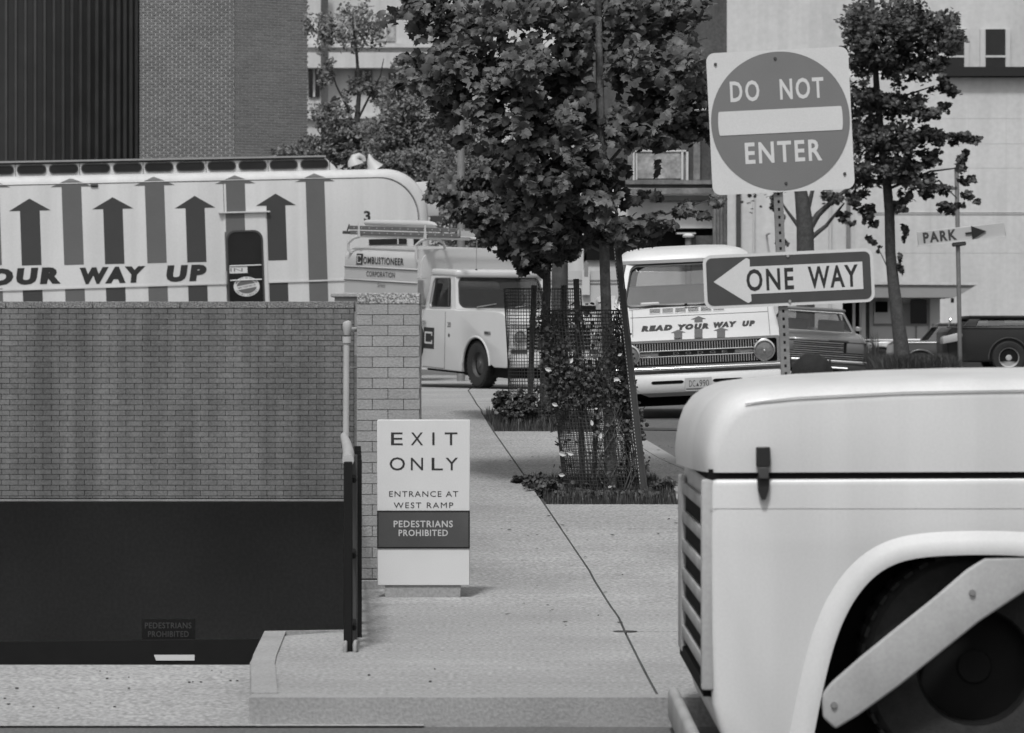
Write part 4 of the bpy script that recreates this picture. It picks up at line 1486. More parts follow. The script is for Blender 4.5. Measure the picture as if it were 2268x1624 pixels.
bm_ = MB()
vs = []
for x, y in ((-1.01, .10), (-.98, -.07), (-.9, -.12), (.9, -.12), (.98, -.07), (1.01, .10)):
    vs += [(x, y + .02, bz0), (x, y, bz0 + .04), (x, y, bz1 - .085), (x, y + .035, bz1 - .02), (x, y + .09, bz1)]
fs = []
for i in range(5):
    for k in range(4):
        fs.append((i * 5 + k, (i + 1) * 5 + k, (i + 1) * 5 + k + 1, i * 5 + k + 1))
bm_.add(vs, fs)
bmp = bm_.build('bumper', 'white', dg_, smooth=True)
zs = (bz0 + bz1) / 2 - .015
for (x0, x1) in ((-.53, -.165), (.165, .50)):
    MB().prism(rrect(x0, zs - .012 + .02, x1, zs + .044, .025, 4), 1, -.1235, -.1205).build('bumper_slot', 'void', bmp)
pl_ = MB().box(-.153, -.134, zs - .085, .153, -.1245, zs + .068).build('licence_plate', 'boxgrey', dg_, bevel=.003, seg=1)
lettering('DC', 'letterdark', pl_, -.105, zs - .035, -.035, zs + .038, -.1355, bold=-.005)
MB().add([(-.028, -.1355, zs - .03), (.006, -.1355, zs - .03), (-.011, -.1355, zs + .01)], [(0, 1, 2)]).build('plate_mark', 'arrowdark', pl_)
lettering('990', 'letterdark', pl_, .012, zs - .035, .118, zs + .038, -.1355, bold=-.005)
MB().box(-.14, -.1355, zs - .068, .14, -.1345, zs - .05).build('plate_strip', 'arrowgrey', pl_)
MB().add([(-.66, .0, bz0 - .005), (.9, .0, bz0 - .005), (.8, .08, bz0 - .055), (-.55, .08, bz0 - .055)], [(0, 1, 2, 3)]).build('valance', 'white', dg_)
for s_ in (-1, 1):
    MB().box(s_ * .45 - .03, .1, .3, s_ * .45 + .03, .9, .38).build('leaf_spring', 'steeldark', dg_)
# flat dark patch laid on the street before the pickup
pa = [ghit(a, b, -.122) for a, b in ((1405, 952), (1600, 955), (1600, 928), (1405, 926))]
MB().add([tuple(v) for v in pa], [(0, 1, 2, 3)]).build('dark_patch', 'joint', kind='structure')
# greenhouse
zb_ = 1.225
zt2 = 1.745
cb1 = [(-.83, 1.18, zb_), (.83, 1.18, zb_), (.83, 2.75, zb_), (-.83, 2.75, zb_)]
ct1 = [(-.69, 1.62, zt2), (.69, 1.62, zt2), (.69, 2.62, zt2), (-.69, 2.62, zt2)]
panel_window(dg_, (cb1[0], cb1[1], ct1[1], ct1[0]), (.045, .955, .03, .95), 'white', GLASS, 'windscreen', r=.14, trim='steeldark')
panel_window(dg_, (cb1[1], cb1[2], ct1[2], ct1[1]), (.12, .9, .06, .92), 'white', GLASS, 'side_window', r=.1)
panel_window(dg_, (cb1[3], cb1[0], ct1[0], ct1[3]), (.1, .88, .06, .92), 'white', GLASS, 'side_window', r=.1)
panel_window(dg_, (cb1[2], cb1[3], ct1[3], ct1[2]), (.14, .86, .2, .86), 'seat', GLASS, 'rear_window', r=.2)
rfp = [(-.74, 1.62), (-.55, 1.56), (0, 1.53), (.55, 1.56), (.74, 1.62), (.72, 2.68), (-.72, 2.68)]
vs, fs = [], []
lv = [(1.0, zt2 - .01), (1.02, zt2 + .03), (.97, zt2 + .085), (.88, zt2 + .125), (.7, zt2 + .15), (.35, zt2 + .165)]
n = len(rfp)
for s_, z in lv:
    vs += [(p[0] * s_, 2.1 + (p[1] - 2.1) * (s_ if s_ > .9 else s_ * 1.0), z) for p in rfp]
for i in range(len(lv) - 1):
    for k in range(n):
        fs.append((i * n + k, i * n + (k + 1) % n, (i + 1) * n + (k + 1) % n, (i + 1) * n + k))
fs.append(tuple((len(lv) - 1) * n + k for k in range(n)))
MB().add(vs, fs).build('roof', 'white', dg_, smooth=True)
MB().box(-.72, 2.1, 1.0, .72, 2.3, 1.45).build('seat_back', 'seatlight', dg_, bevel=.05, seg=2)
MB().box(-.78, 1.25, 1.05, .78, 1.5, 1.235).build('dashboard', 'seat', dg_, bevel=.03, seg=2)
for (x, d_) in ((-.70, 1), (-.02, 1)):
    MB().tube([(x, 1.14, 1.238), (x + .28, 1.17, 1.262), (x + .60, 1.19, 1.245)], .008, 5).build('wiper', 'steeldark', dg_)
MB().lathe((-.04, 1.14, 1.235), 'z', [(.02, 0), (.016, .03), (.0001, .034)], 8).build('wiper_pivot', 'void', dg_)
pb = MB().box(-.56, 1.26, 1.236, -.34, 1.42, 1.29).build('paper_box', 'signwhite', None, bevel=.008, seg=1)
pb.matrix_world = DM
tag(pb, 'small white packet on the dashboard of the library pickup', 'packet')


# ------------------------------------------------------------------ background buildings
# round tower of dark vertical ribs
TD = 92.0
st = F / TD
tx = (4 - CX) / st
TR = 331 / st
tw = thing('ribbed_tower', 'round tower clad in dark vertical metal ribs left of the brick building', 'tower', Matrix.Translation((tx, TD + TR * .5, .9)))
oy = -TR * .5 + TR * .0
MB().lathe((0, 0, -.5), 'z', [(TR, 0), (TR, 13.5), (.001, 13.5)], 72).build('core', 'rib', tw, smooth=True)
rb = None
for k in range(-22, 23):
    a = rad(20 + (k - 0) * 3.55)
    if abs(a) > rad(92):
        continue
    if rb is None:
        rb = MB().box(-.028, -.07, -.5, .028, .02, 13.0).add([(-.03, -.072, -.5), (-.018, -.074, -.5), (-.018, -.074, 13), (-.03, -.072, 13)], [(0, 1, 2, 3)]).mesh('rib')
        rb.materials.append(M['ribedge'])
    o = link('rib', rb, None, tw)
    o.location = (TR * math.sin(a), -TR * math.cos(a), 0)
    o.rotation_euler = (0, 0, a)

# brick building with a blunt corner
BD = 87.0
sb = F / BD
bb = thing('brick_building', 'tall windowless brick building with a blunt corner beside the ribbed tower', 'building', Matrix.Translation((0, BD, 0)))
bx0, bx1 = (308 - CX) / sb, (520 - CX) / sb
bzt = EYE + (HY + 25) / sb
MB().box(bx0 + .02, .012, .5, bx1 - .02, 3, bzt + .3).build('wall', 'mortarf', bb)
bricks(bb, None, bx0, bx1, 4.9, bzt, .205, .0685, .022, .012, 'brickf', 300, wob=.001)
xr2 = (683 - CX) / F * (BD + 1.1)
ang = math.atan2(1.1, xr2 - bx1)
L2 = math.hypot(xr2 - bx1, 1.1)
side = bpy.data.objects.new('side_wall', MB().box(.02, .014, .5, L2 - .02, .4, bzt + .3).mesh('side_wall'))
COL.objects.link(side)
side.data.materials.append(M['mortarf'])
side.parent = bb
side.location = (bx1, 0, 0)
side.rotation_euler = (0, 0, ang)
mbb = MB()
r_i = 0
z = bzt
while z > 4.9:
    x = -.1 * (r_i % 2)
    while x < L2:
        a, b = max(x, 0) + .007, min(x + .205, L2) - .007
        if b - a > .03:
            mbb.box(a, 0, z - .0465, b, .02, z)
        x += .205
    z -= .0685
    r_i += 1
mbb.build('brickwork', 'brickf', side, kind='stuff')

# pale building behind the mid trees
PD = 130.0
s3 = F / PD


def pq(px, py, dd=PD):
    v = xyz(px, py, dd)
    return v.x, v.z


pb_ = thing('pale_office_building', 'pale office building with ledges rising behind the trees left of center', 'building', Matrix.Translation((0, PD, 0)))
x0, _ = pq(640, 0)
x1, zt_ = pq(1420, -60)
MB().box(x0, .3, 0, x1, 8, zt_).build('wall', 'palewall2', pb_)
for (a, b, c_, d_, y_, m_) in ((640, 105, 1300, 96, -.0, 'palewall2'), (640, 152, 1300, 118, -.35, 'palewall2'), (640, 262, 1300, 256, .1, 'palewall2')):
    p, q = pq(a, b), pq(c_, d_)
    MB().box(p[0], y_, p[1], q[0], .299, q[1]).build('ledge', m_, pb_)
for (a, b, c_, d_) in ((683, 214, 707, 150), (785, 196, 824, 156), (860, 214, 900, 160), (940, 214, 985, 160), (745, 90, 790, 30), (830, 90, 875, 30), (915, 90, 960, 30), (1000, 90, 1045, 30)):
    p, q = pq(a, b), pq(c_, d_)
    w_ = MB().box(p[0], .22, p[1], q[0], .298, q[1]).build('window', 'winglass' if b > 100 else 'winbright', pb_)
    MB().box((p[0] + q[0]) / 2 - .04, .19, p[1], (p[0] + q[0]) / 2 + .04, .219, q[1]).build('mullion', 'palewall2', w_)
for (a, b) in ((712, 728),):
    p, q = pq(a, 420), pq(b, -60)
    MB().box(p[0], -.45, 0, q[0], -.36, q[1]).build('dark_pilaster', 'darkstone', pb_)

# old dark masonry house
HD = 84.0
s4 = F / HD
hs_ = thing('masonry_house', 'old dark masonry house front with a framed window and carved stone pier', 'house', Matrix.Translation((0, HD, 0)))
hq = lambda px, py: pq(px, py, HD)


def hb(name, a, b, c_, d_, y0, y1, m, par=None, **kw):
    p, q = hq(a, b), hq(c_, d_)
    return MB().box(p[0], y0, p[1], q[0], y1, q[1]).build(name, m, par or hs_, **kw)


hb('wall', 1300, 400, 1610, -60, 0, 4, 'darkstone')
hb('cornice', 1385, 409, 1585, 400, -.20, -.002, 'stone')
hb('cornice', 1385, 416, 1580, 410.5, -.12, .1, 'darkstone')
hb('cornice', 1385, 431, 1585, 419, -.28, .1, 'stone')
hb('lower_wall', 1300, 505, 1600, 431.5, .2, 4, 'palewall')
hb('ledge', 1440, 447, 1590, 444, .12, .198, 'stone')
hb('dark_opening', 1300, 575, 1600, 505.5, .5, 4, 'void')
hb('step_wall', 1530, 556, 1592, 522, .0, .48, 'darkstone')
hb('sill', 1498, 519, 1540, 516, -.2, .3, 'palewall')
hb('base_wall', 1300, 640, 1610, 556.5, .6, 4, 'palewall')
fw = hb('window_frame', 1401, 401, 1524, 333, -.10, -.002, 'stone')
p, q = hq(1411, 396), hq(1507, 338)
MB().box(p[0], -.12, p[1], q[0], -.101, q[1]).build('pane', 'winbright', fw)
for (a, b, c_, d_) in ((1401, 401, 1405, 333), (1408, 399, 1411, 336), (1508, 399, 1513, 336), (1519, 401, 1524, 333), (1401, 337, 1524, 333)):
    p, q = hq(a, b), hq(c_, d_)
    MB().box(p[0], -.15, p[1], q[0], -.121, q[1]).build('moulding', 'palewall', fw)
for (a, b, c_, d_) in ((1535, 399, 1550, 225), (1575, 400, 1590, 225), (1390, 399, 1400, 225)):
    hb('pilaster', a, b, c_, d_, -.14, -.002, 'stone')
hb('cornice', 1500, 232, 1600, 222, -.22, -.002, 'stone')
hb('cornice', 1500, 245, 1600, 240, -.16, -.002, 'palewall')
# carved pier
pr = hb('stone_pier', 1577, 560, 1608, 225, -.5, -.21, 'stone')
for k in range(4):
    a = 1579 + k * 7.4
    p, q = hq(a, 556), hq(a + 4.2, 432)
    MB().box(p[0], -.56, p[1], q[0], -.501, q[1]).build('fluting', 'stone', pr, bevel=.012, seg=1)
vp = thing('roof_vent', 'short grey vent post with a domed cap before the dark opening', 'vent', Matrix.Translation((hq(1513, 0)[0], HD - 2.5, 0)))
vz = lambda py: EYE + (HY - py) * (HD - 2.5) / F
MB().lathe((0, 0, 0), 'z', [(.075, .9), (.075, vz(524))], 14).build('post', 'stone', vp, smooth=True)
MB().lathe((0, 0, vz(526)), 'z', [(.13, 0), (.14, .04), (.07, .09), (.001, .1)], 14).build('cap', 'palewall', vp, smooth=True)

# big pale wall on the right with window and balcony, and the flat-roofed booth
RD = 100.0
rw = thing('pale_building', 'large pale windowless building wall filling the right background', 'building', Matrix.Translation((0, RD, 0)))
rq = lambda px, py: pq(px, py, RD)
p, q = rq(1600, 790), rq(2420, 172)
MB().box(p[0], 0, .5, q[0], 6, q[1]).build('wall', 'palewall', rw)
p, q = rq(1590, 172), rq(2420, -80)
MB().box(p[0], .8, p[1] - .02, q[0], 6, q[1]).build('upper_wall', 'palewall', rw)
p, q = rq(2086, 171), rq(2420, 150)
MB().box(p[0], -.3, p[1] + .01, q[0], .79, q[1]).build('dark_ledge', 'carblack', rw)
for (a, c_) in ((2098, 2142), (2190, 2234)):
    p, q = rq(a, 149), rq(c_, 60)
    w_ = MB().box(p[0] - .15, .70, p[1], q[0] + .15, .799, q[1]).build('window_frame', 'palewall2', rw)
    MB().box(p[0], .66, p[1], q[0], .699, q[1]).build('pane', 'winglass', w_)
    z_ = rq(0, 121)[1]
    MB().box(p[0], .63, z_ - .03, q[0], .659, z_ + .03).build('meeting_rail', 'palewall', w_)
for (px, w_, m_, t) in ((1635, 5, 'steeldark', 'downpipe'), (1878, 4, 'steel', 'downpipe'), (1838, 2.5, 'palewall2', 'downpipe'), (1669, 1.5, 'palewall2', 'downpipe')):
    p, q = rq(px - w_, 700), rq(px + w_, 330 if px == 1635 else 172)
    MB().box(p[0], -.14, .8, q[0], -.002, q[1]).build(t, m_, rw)
p, q = rq(1688, 520), rq(1818, 516.5)
MB().box(p[0], -1.2, p[1], q[0], -1.15, q[1]).build('awning_bar', 'palewall', rw)
MB().tube([rq(1818, 0)[:1] + (-1.17, p[1])] and [(rq(1690, 0)[0] + .1, -1.17, p[1]), (rq(1690, 0)[0] + .1, 0, p[1])], .03, 6).build('awning_arm', 'palewall', rw)
for py in (470, 474):
    p, q = rq(1900, py + 1), rq(2420, py)
    MB().box(p[0], -.02, p[1], q[0], -.002, q[1]).build('string_course', 'palewall', rw)

for k in range(9):
    p, q = rq(1640 + 84 * k, 640), rq(1641 + 84 * k, 175)
    MB().box(p[0], -.004, p[1], q[0], -.001, q[1]).build('wall_joint', 'palewall2', rw)
for py in (262, 318, 372, 560):
    p, q = rq(1610, py + .8), rq(2420, py)
    MB().box(p[0], -.004, p[1], q[0], -.0012, q[1]).build('wall_joint', 'palewall2', rw)
BO = 90.0
bq = lambda px, py: pq(px, py, BO)
bo = thing('booth', 'low flat-roofed booth with a dark window and deep fascia behind the parked cars', 'booth', Matrix.Translation((0, BO, 0)))
p, q = bq(1840, 661), bq(2098, 632)
e = bq(2146, 634)
MB().prism([(p[0], p[1]), (q[0], p[1]), (e[0] - .35, p[1] + .1), (e[0], e[1]), (p[0], q[1])], 1, -1.4, 3).build('roof', 'fascia', bo)
MB().prism([(p[0] - .02, q[1]), (e[0] + .04, e[1]), (e[0] + .04, e[1] + .07), (p[0] - .02, q[1] + .07)], 1, -1.45, 3.05).build('roof_edge', 'palewall', bo)
p, q = bq(1926, 790), bq(2082, 661)
MB().box(p[0], 0, .7, q[0], 3, q[1]).build('wall', 'booth', bo)
p, q = bq(1926, 722), bq(2056, 672)
fr_ = MB().box(p[0] + .1, -.05, p[1], q[0], -.002, q[1] - .0).build('window_frame', 'fascia', bo)
p2, q2 = bq(1931, 717), bq(1992, 664)
MB().box(p2[0] + .05, -.08, p2[1], q2[0], -.051, q2[1] - .03).build('pane', 'booth', fr_)
p2, q2 = bq(1938, 692), bq(1965, 668)
MB().box(p2[0], -.12, p2[1], q2[0], -.081, q2[1]).build('dark_pane', 'void', fr_)
p2, q2 = bq(2016, 717), bq(2052, 664)
MB().box(p2[0], -.08, p2[1], q2[0], -.051, q2[1]).build('pane', 'winglass', fr_)
for (a, b, c_, d_, m_) in ((1885, 780, 1891, 661, 'booth'), (1904, 780, 1914, 661, 'booth'), (1914.5, 780, 1925, 661, 'darkstone'), (1866, 780, 1903, 665, 'void'), (2057, 780, 2059, 661, 'fascia'), (2028, 780, 2030, 722, 'fascia')):
    p, q = bq(a, b), bq(c_, d_)
    y_ = -.4 if m_ == 'booth' else -.05
    MB().box(p[0], y_, .8, q[0], y_ + .049, q[1]).build('column' if m_ == 'booth' else 'dark_doorway' if m_ != 'fascia' else 'wall_joint', m_, bo)
p, q = bq(2094, 672), bq(2100, 662)
MB().box(p[0], -1.2, p[1], q[0], -1.1, q[1]).build('lamp', 'steeldark', bo)

# parking sign on a pole
KD = 70.0
kq = lambda px, py: pq(px, py, KD)
c = xyz(2122, 519, KD)
KM = Matrix.Translation(c) @ Matrix.Rotation(rad(-6.2), 4, 'Y')
ks = thing('parking_sign', 'pale park sign with a dark arrow on a tall pole at the right', 'sign', KM)
kk = KD / F
MB().box(-90 * kk, 0, -16 * kk, 105 * kk, .05, 15 * kk).build('panel', 'boxgrey', ks, bevel=.01, seg=1)
MB().box(-92 * kk, -.03, -17.5 * kk, 107 * kk, .06, -15 * kk).build('lower_rim', 'palewall', ks)
lettering('PARK', 'arrowdark', ks, -78 * kk, -12 * kk, -3 * kk, 12 * kk, -.003, bold=.04, space=1.25)
MB().prism([(16 * kk, -2 * kk), (30 * kk, -2 * kk), (30 * kk, -15 * kk), (62 * kk, 0), (30 * kk, 15 * kk), (30 * kk, 2 * kk), (16 * kk, 2 * kk)], 1, -.03, -.001).build('arrow', 'black', ks)
kp = MB().tube([(.02, .1, -3.0), (.0, .1, 1.35)], .045, 10)
o_ = kp.build('pole', 'steel', ks, smooth=True)
o_.matrix_local = Matrix.Rotation(rad(5.4), 4, 'Y')
MB().box(-.14, -.02, -.24, .14, .08, -.16).build('bracket', 'steeldark', ks, bevel=.02, seg=1)

# ------------------------------------------------------------------ poles
up_ = MB().lathe(((1240 - CX) / F * 50, 50, .8), 'z', [(.118, 0), (.115, 3.4), (.001, 3.42)], 16)
o_ = up_.build('utility_pole', 'wood', smooth=True)
tag(o_, 'thick dark wooden post standing between the two caged trees', 'post')
o_ = MB().lathe(((1021 - CX) / F * 66, 66, .8), 'z', [(.078, 0), (.07, 5.6), (.001, 5.62)], 14).build('steel_pole', 'steel', smooth=True)
tag(o_, 'plain grey pole rising behind the service truck among the trees', 'pole')

# ------------------------------------------------------------------ trees


def trunk(parent, pts, d, r, m, name='trunk', n=10):
    """pts in picture coordinates at depth d (or own depth as third value)"""
    P_ = [tuple(xyz(p[0], p[1], p[2] if len(p) > 2 else d)) for p in pts]
    # resample with a little wobble
    return MB().tube(P_, r, n).build(name, m, parent, smooth=True)


def make_tree(name, label, cat, group, base, tr_pts, d, radii, bark_, branches, spec, K, size, leafm, kind, nparts, face, spread=1.0, clear=None):
    t = thing(name, label, cat, Matrix.Translation(base), group)
    off = Matrix.Translation(-Vector(base))
    ob = trunk(t, tr_pts, d, radii, bark_)
    ob.matrix_local = off
    for (pts, r) in branches:
        o = trunk(t, pts, d, [r * (1 - .7 * i / (len(pts) - 1)) for i in range(len(pts))], bark_, 'branch', 7)
        o.matrix_local = off
    pos = blobs(spec, K)
    if clear:
        sx = CX + pos[:, 0] / pos[:, 1] * F
        sy = HY - (pos[:, 2] - EYE) / pos[:, 1] * F
        tx_ = np.interp(sy, [p[1] for p in tr_pts][::-1], [p[0] for p in tr_pts][::-1])
        bad = (np.abs(sx - tx_) < 16) & (pos[:, 1] < d + .05) & (sy > clear[0]) & (sy < clear[1]) & (rng.random(len(pos)) < .93)
        pos = pos[~bad]
    sz = rng.uniform(.7, 1.25, len(pos)) * size
    if nparts:
        idx = np.argsort(pos[:, 1])
        near = idx[:nparts]
        rest = idx[nparts:]
        bpy.context.view_layer.update()
        leaf_parts(t, pos[near], sz[near], leafm, kind, face, spread)
        o = leaf_mesh_cloud('crown', pos[rest], sz[rest], leafm, kind, face=face, parent=t, spread=spread)
    else:
        o = leaf_mesh_cloud('crown', pos, sz, leafm, kind, face=face, parent=t, spread=spread)
    o.matrix_local = off
    return t


TG = 'young street trees in wire guards'
b1 = ghit(1354, 1085)
spec = [(905, 135, 38, 28, 29.3, .5, .45), (925, 190, 45, 35, 29.3, .5, .4), (930, 10, 70, 80, 29.6, .8, 1), (1060, 20, 120, 80, 29.6, .9, 1), (1230, 20, 140, 80, 29.6, .9, 1), (1400, 20, 130, 80, 29.6, .9, 1), (1520, 20, 60, 60, 29.6, .8, .9),
        (960, 130, 60, 45, 29.2, .6, .8), (1040, 150, 85, 70, 29.2, .7, 1.1), (1150, 160, 95, 80, 29.2, .8, 1.1), (1275, 140, 95, 80, 29.5, .8, 1.05), (1400, 140, 85, 70, 29.3, .8, 1.1), (1500, 170, 75, 85, 29.2, .8, 1.2),
        (980, 215, 60, 40, 29.3, .6, .9), (1070, 250, 80, 45, 29.2, .7, 1.1), (1170, 265, 80, 55, 29.2, .7, 1.1), (1270, 270, 85, 70, 29.4, .8, 1.1), (1390, 270, 75, 60, 29.2, .8, 1.2), (1480, 280, 70, 40, 29.2, .7, 1.25), (1545, 275, 35, 35, 29.2, .5, 1.2),
        (1470, 318, 65, 20, 29.1, .5, 1.1), (1570, 235, 20, 60, 29.3, .4, 1.0), (1030, 320, 45, 25, 29.3, .4, .5),
        (1190, 340, 75, 50, 29.1, .7, 1.2), (1290, 350, 75, 55, 29.1, .7, 1.2), (1345, 400, 45, 55, 29.1, .6, 1.2), (1130, 350, 45, 45, 29.2, .5, 1.1), (1160, 420, 55, 60, 29.2, .6, 1.25), (1250, 440, 70, 60, 29.1, .7, 1.3), (1330, 480, 75, 50, 29.1, .7, 1.3),
        (1190, 500, 55, 50, 29.2, .6, 1.3), (1270, 530, 75, 30, 29.2, .6, 1.25), (1390, 520, 65, 32, 29.1, .5, 1.2), (1440, 490, 55, 30, 29.0, .5, 1.15), (1500, 475, 42, 22, 29.0, .4, 1.1), (1545, 460, 35, 20, 29.0, .4, 1.1), (1580, 440, 22, 16, 29.0, .3, 1.0),
        (1420, 440, 40, 18, 29.1, .4, .8), (1456, 375, 9, 22, 29.0, .1, .5), (1220, 565, 50, 25, 29.2, .5, 1.1)]
make_tree('street_tree', 'young broad-leaved tree with pale trunk in the nearer, ivy-covered wire guard', 'tree', TG, b1,
          [(1354, 1095), (1350, 950), (1346, 780), (1341, 640), (1336, 480), (1331, 300), (1327, 110), (1324, -60)], 29.4,
          [.055, .052, .048, .046, .043, .038, .032, .025], 'bark',
          [([(1327, 120), (1290, 60), (1220, 0), (1150, -50)], .022), ([(1328, 180), (1380, 110), (1450, 50), (1520, 10)], .02), ([(1331, 300), (1260, 230), (1150, 180), (1010, 150, 29.0)], .018),
           ([(1333, 380), (1400, 300), (1480, 250), (1550, 235)], .017), ([(1336, 450), (1270, 400), (1200, 350), (1120, 320)], .016), ([(1338, 540), (1400, 500), (1490, 470), (1580, 440)], .015),
           ([(1338, 560), (1260, 520), (1190, 500)], .015), ([(1100, 215, 29.0), (1040, 225), (960, 205)], .006), ([(1240, 300, 28.9), (1180, 290), (1090, 300)], .006)],
          spec, 12500, .076, 'leaf', 'maple', 300, (-.15, -.62, .75), .95, clear=(-40, 330))

b2 = ghit(1204, 955)
spec = [(990, 425, 45, 30, 36.4, .6, .9), (1045, 455, 50, 40, 36.4, .7, 1.0), (1090, 480, 50, 50, 36.4, .7, 1.1), (1130, 430, 45, 50, 36.5, .7, 1.0), (1140, 530, 50, 40, 36.4, .6, 1.2), (1180, 575, 35, 25, 36.4, .5, 1.1),
        (1060, 400, 40, 25, 36.5, .5, .7), (1190, 480, 50, 60, 36.6, .7, 1), (1240, 540, 45, 35, 36.5, .6, 1), (1175, 600, 22, 12, 36.3, .3, .8), (1130, 350, 60, 40, 36.8, .8, .8)]
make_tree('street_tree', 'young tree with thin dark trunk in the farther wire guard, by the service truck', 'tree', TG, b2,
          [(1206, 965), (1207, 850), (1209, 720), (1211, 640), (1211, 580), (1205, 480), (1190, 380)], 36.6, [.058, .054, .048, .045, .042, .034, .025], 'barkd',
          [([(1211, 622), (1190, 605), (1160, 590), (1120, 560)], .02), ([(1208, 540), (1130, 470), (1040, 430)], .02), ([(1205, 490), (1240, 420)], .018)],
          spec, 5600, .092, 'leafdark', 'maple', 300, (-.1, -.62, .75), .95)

# right-hand tree in the planter
TD3 = 65.5
b3 = xyz(1998, 790, TD3)
b3.z = 1.05
spec = [(1915, 60, 50, 60, TD3, 1.2, 1), (2000, 60, 70, 60, TD3, 1.5, 1), (2080, 70, 50, 50, TD3, 1.2, .9), (1915, 130, 40, 35, TD3, 1, 1), (1985, 140, 55, 35, TD3, 1, .9), (2060, 150, 48, 30, TD3, 1, 1), (2095, 195, 30, 18, TD3, .6, 1),
        (1915, 215, 36, 45, TD3, 1, .9), (1985, 225, 55, 35, TD3, 1, .8), (2055, 245, 50, 22, TD3, 1, 1), (2100, 232, 22, 14, TD3, .4, .9), (1920, 300, 35, 45, TD3, 1, 1), (1990, 310, 60, 40, TD3, 1, .9), (2065, 298, 50, 22, TD3, 1, 1.05), (2120, 305, 35, 14, TD3, .6, 1), (2155, 312, 22, 12, TD3, .5, .9),
        (1915, 385, 32, 35, TD3, 1, 1), (1980, 380, 55, 32, TD3, 1, 1.1), (2045, 350, 40, 22, TD3, .8, 1), (2035, 405, 40, 22, TD3, .8, 1), (2075, 425, 32, 18, TD3, .6, 1), (2105, 455, 28, 16, TD3, .6, 1), (2135, 360, 18, 28, TD3, .5, .9), (2145, 395, 18, 18, TD3, .5, .9), (2150, 440, 18, 16, TD3, .5, .8),
        (1905, 445, 25, 22, TD3, .6, .9), (1930, 480, 16, 30, TD3, .5, .8), (1998, 440, 22, 30, TD3, .6, .7), (1930, 535, 14, 14, TD3, .4, .6), (2002, 525, 9, 25, TD3, .3, .7), (1996, 580, 9, 22, TD3, .3, .7), (1946, 555, 6, 10, TD3, .2, .3)]
make_tree('planter_tree', 'tall tree with leaf sprays growing from the grassy planter on the right', 'tree', 'trees at the right', b3,
          [(2000, 800), (1990, 720), (1980, 640), (1972, 560), (1970, 470), (1962, 380), (1950, 290), (1942, 200), (1936, 110), (1930, -40)], TD3,
          [.155, .13, .115, .10, .095, .08, .07, .06, .055, .04], 'barkd',
          [([(1970, 480), (2020, 420), (2080, 400), (2120, 440)], .035), ([(1962, 380), (1920, 330), (1900, 300)], .03), ([(1955, 330), (2020, 300), (2100, 300), (2160, 310)], .035), ([(1946, 250), (2010, 210), (2070, 190)], .03),
           ([(1940, 170), (1900, 110)], .03), ([(1938, 130), (2000, 90), (2080, 50)], .03), ([(1965, 420), (2060, 380), (2140, 370)], .03), ([(1978, 620), (1955, 570), (1940, 540)], .015)],
          spec, 15000, .08, 'leafsm', 'maple', 300, (-.1, -.5, .85), 1.0)
b4 = xyz(1783, 800, 82)
b4.z = g(82) - .13
spec = [(1720, 465, 16, 30, 82, .5, .9), (1860, 440, 35, 25, 82, .8, .7), (1880, 480, 25, 18, 82, .6, .8), (1820, 300, 90, 90, 83, 1.2, .6), (1700, 350, 90, 80, 83, 1.2, .6), (1880, 380, 30, 40, 82, .8, .8), (1728, 540, 14, 14, 82, .4, .8)]
make_tree('forked_tree', 'stout forked tree trunk rising between the two traffic signs', 'tree', 'trees at the right', b4,
          [(1782, 830), (1784, 700), (1784, 560), (1783, 500), (1776, 440), (1766, 380), (1760, 300)], 82, [.23, .225, .212, .205, .165, .12, .07], 'barkd',
          [([(1790, 510), (1812, 475), (1850, 440), (1900, 400)], .10), ([(1786, 535), (1830, 500), (1870, 450)], .07), ([(1775, 510), (1745, 470), (1725, 440)], .055), ([(1785, 480), (1800, 420), (1812, 360)], .07)],
          spec, 3200, .10, 'leafsm', 'maple', 82, (-.1, -.5, .85), 1.0)

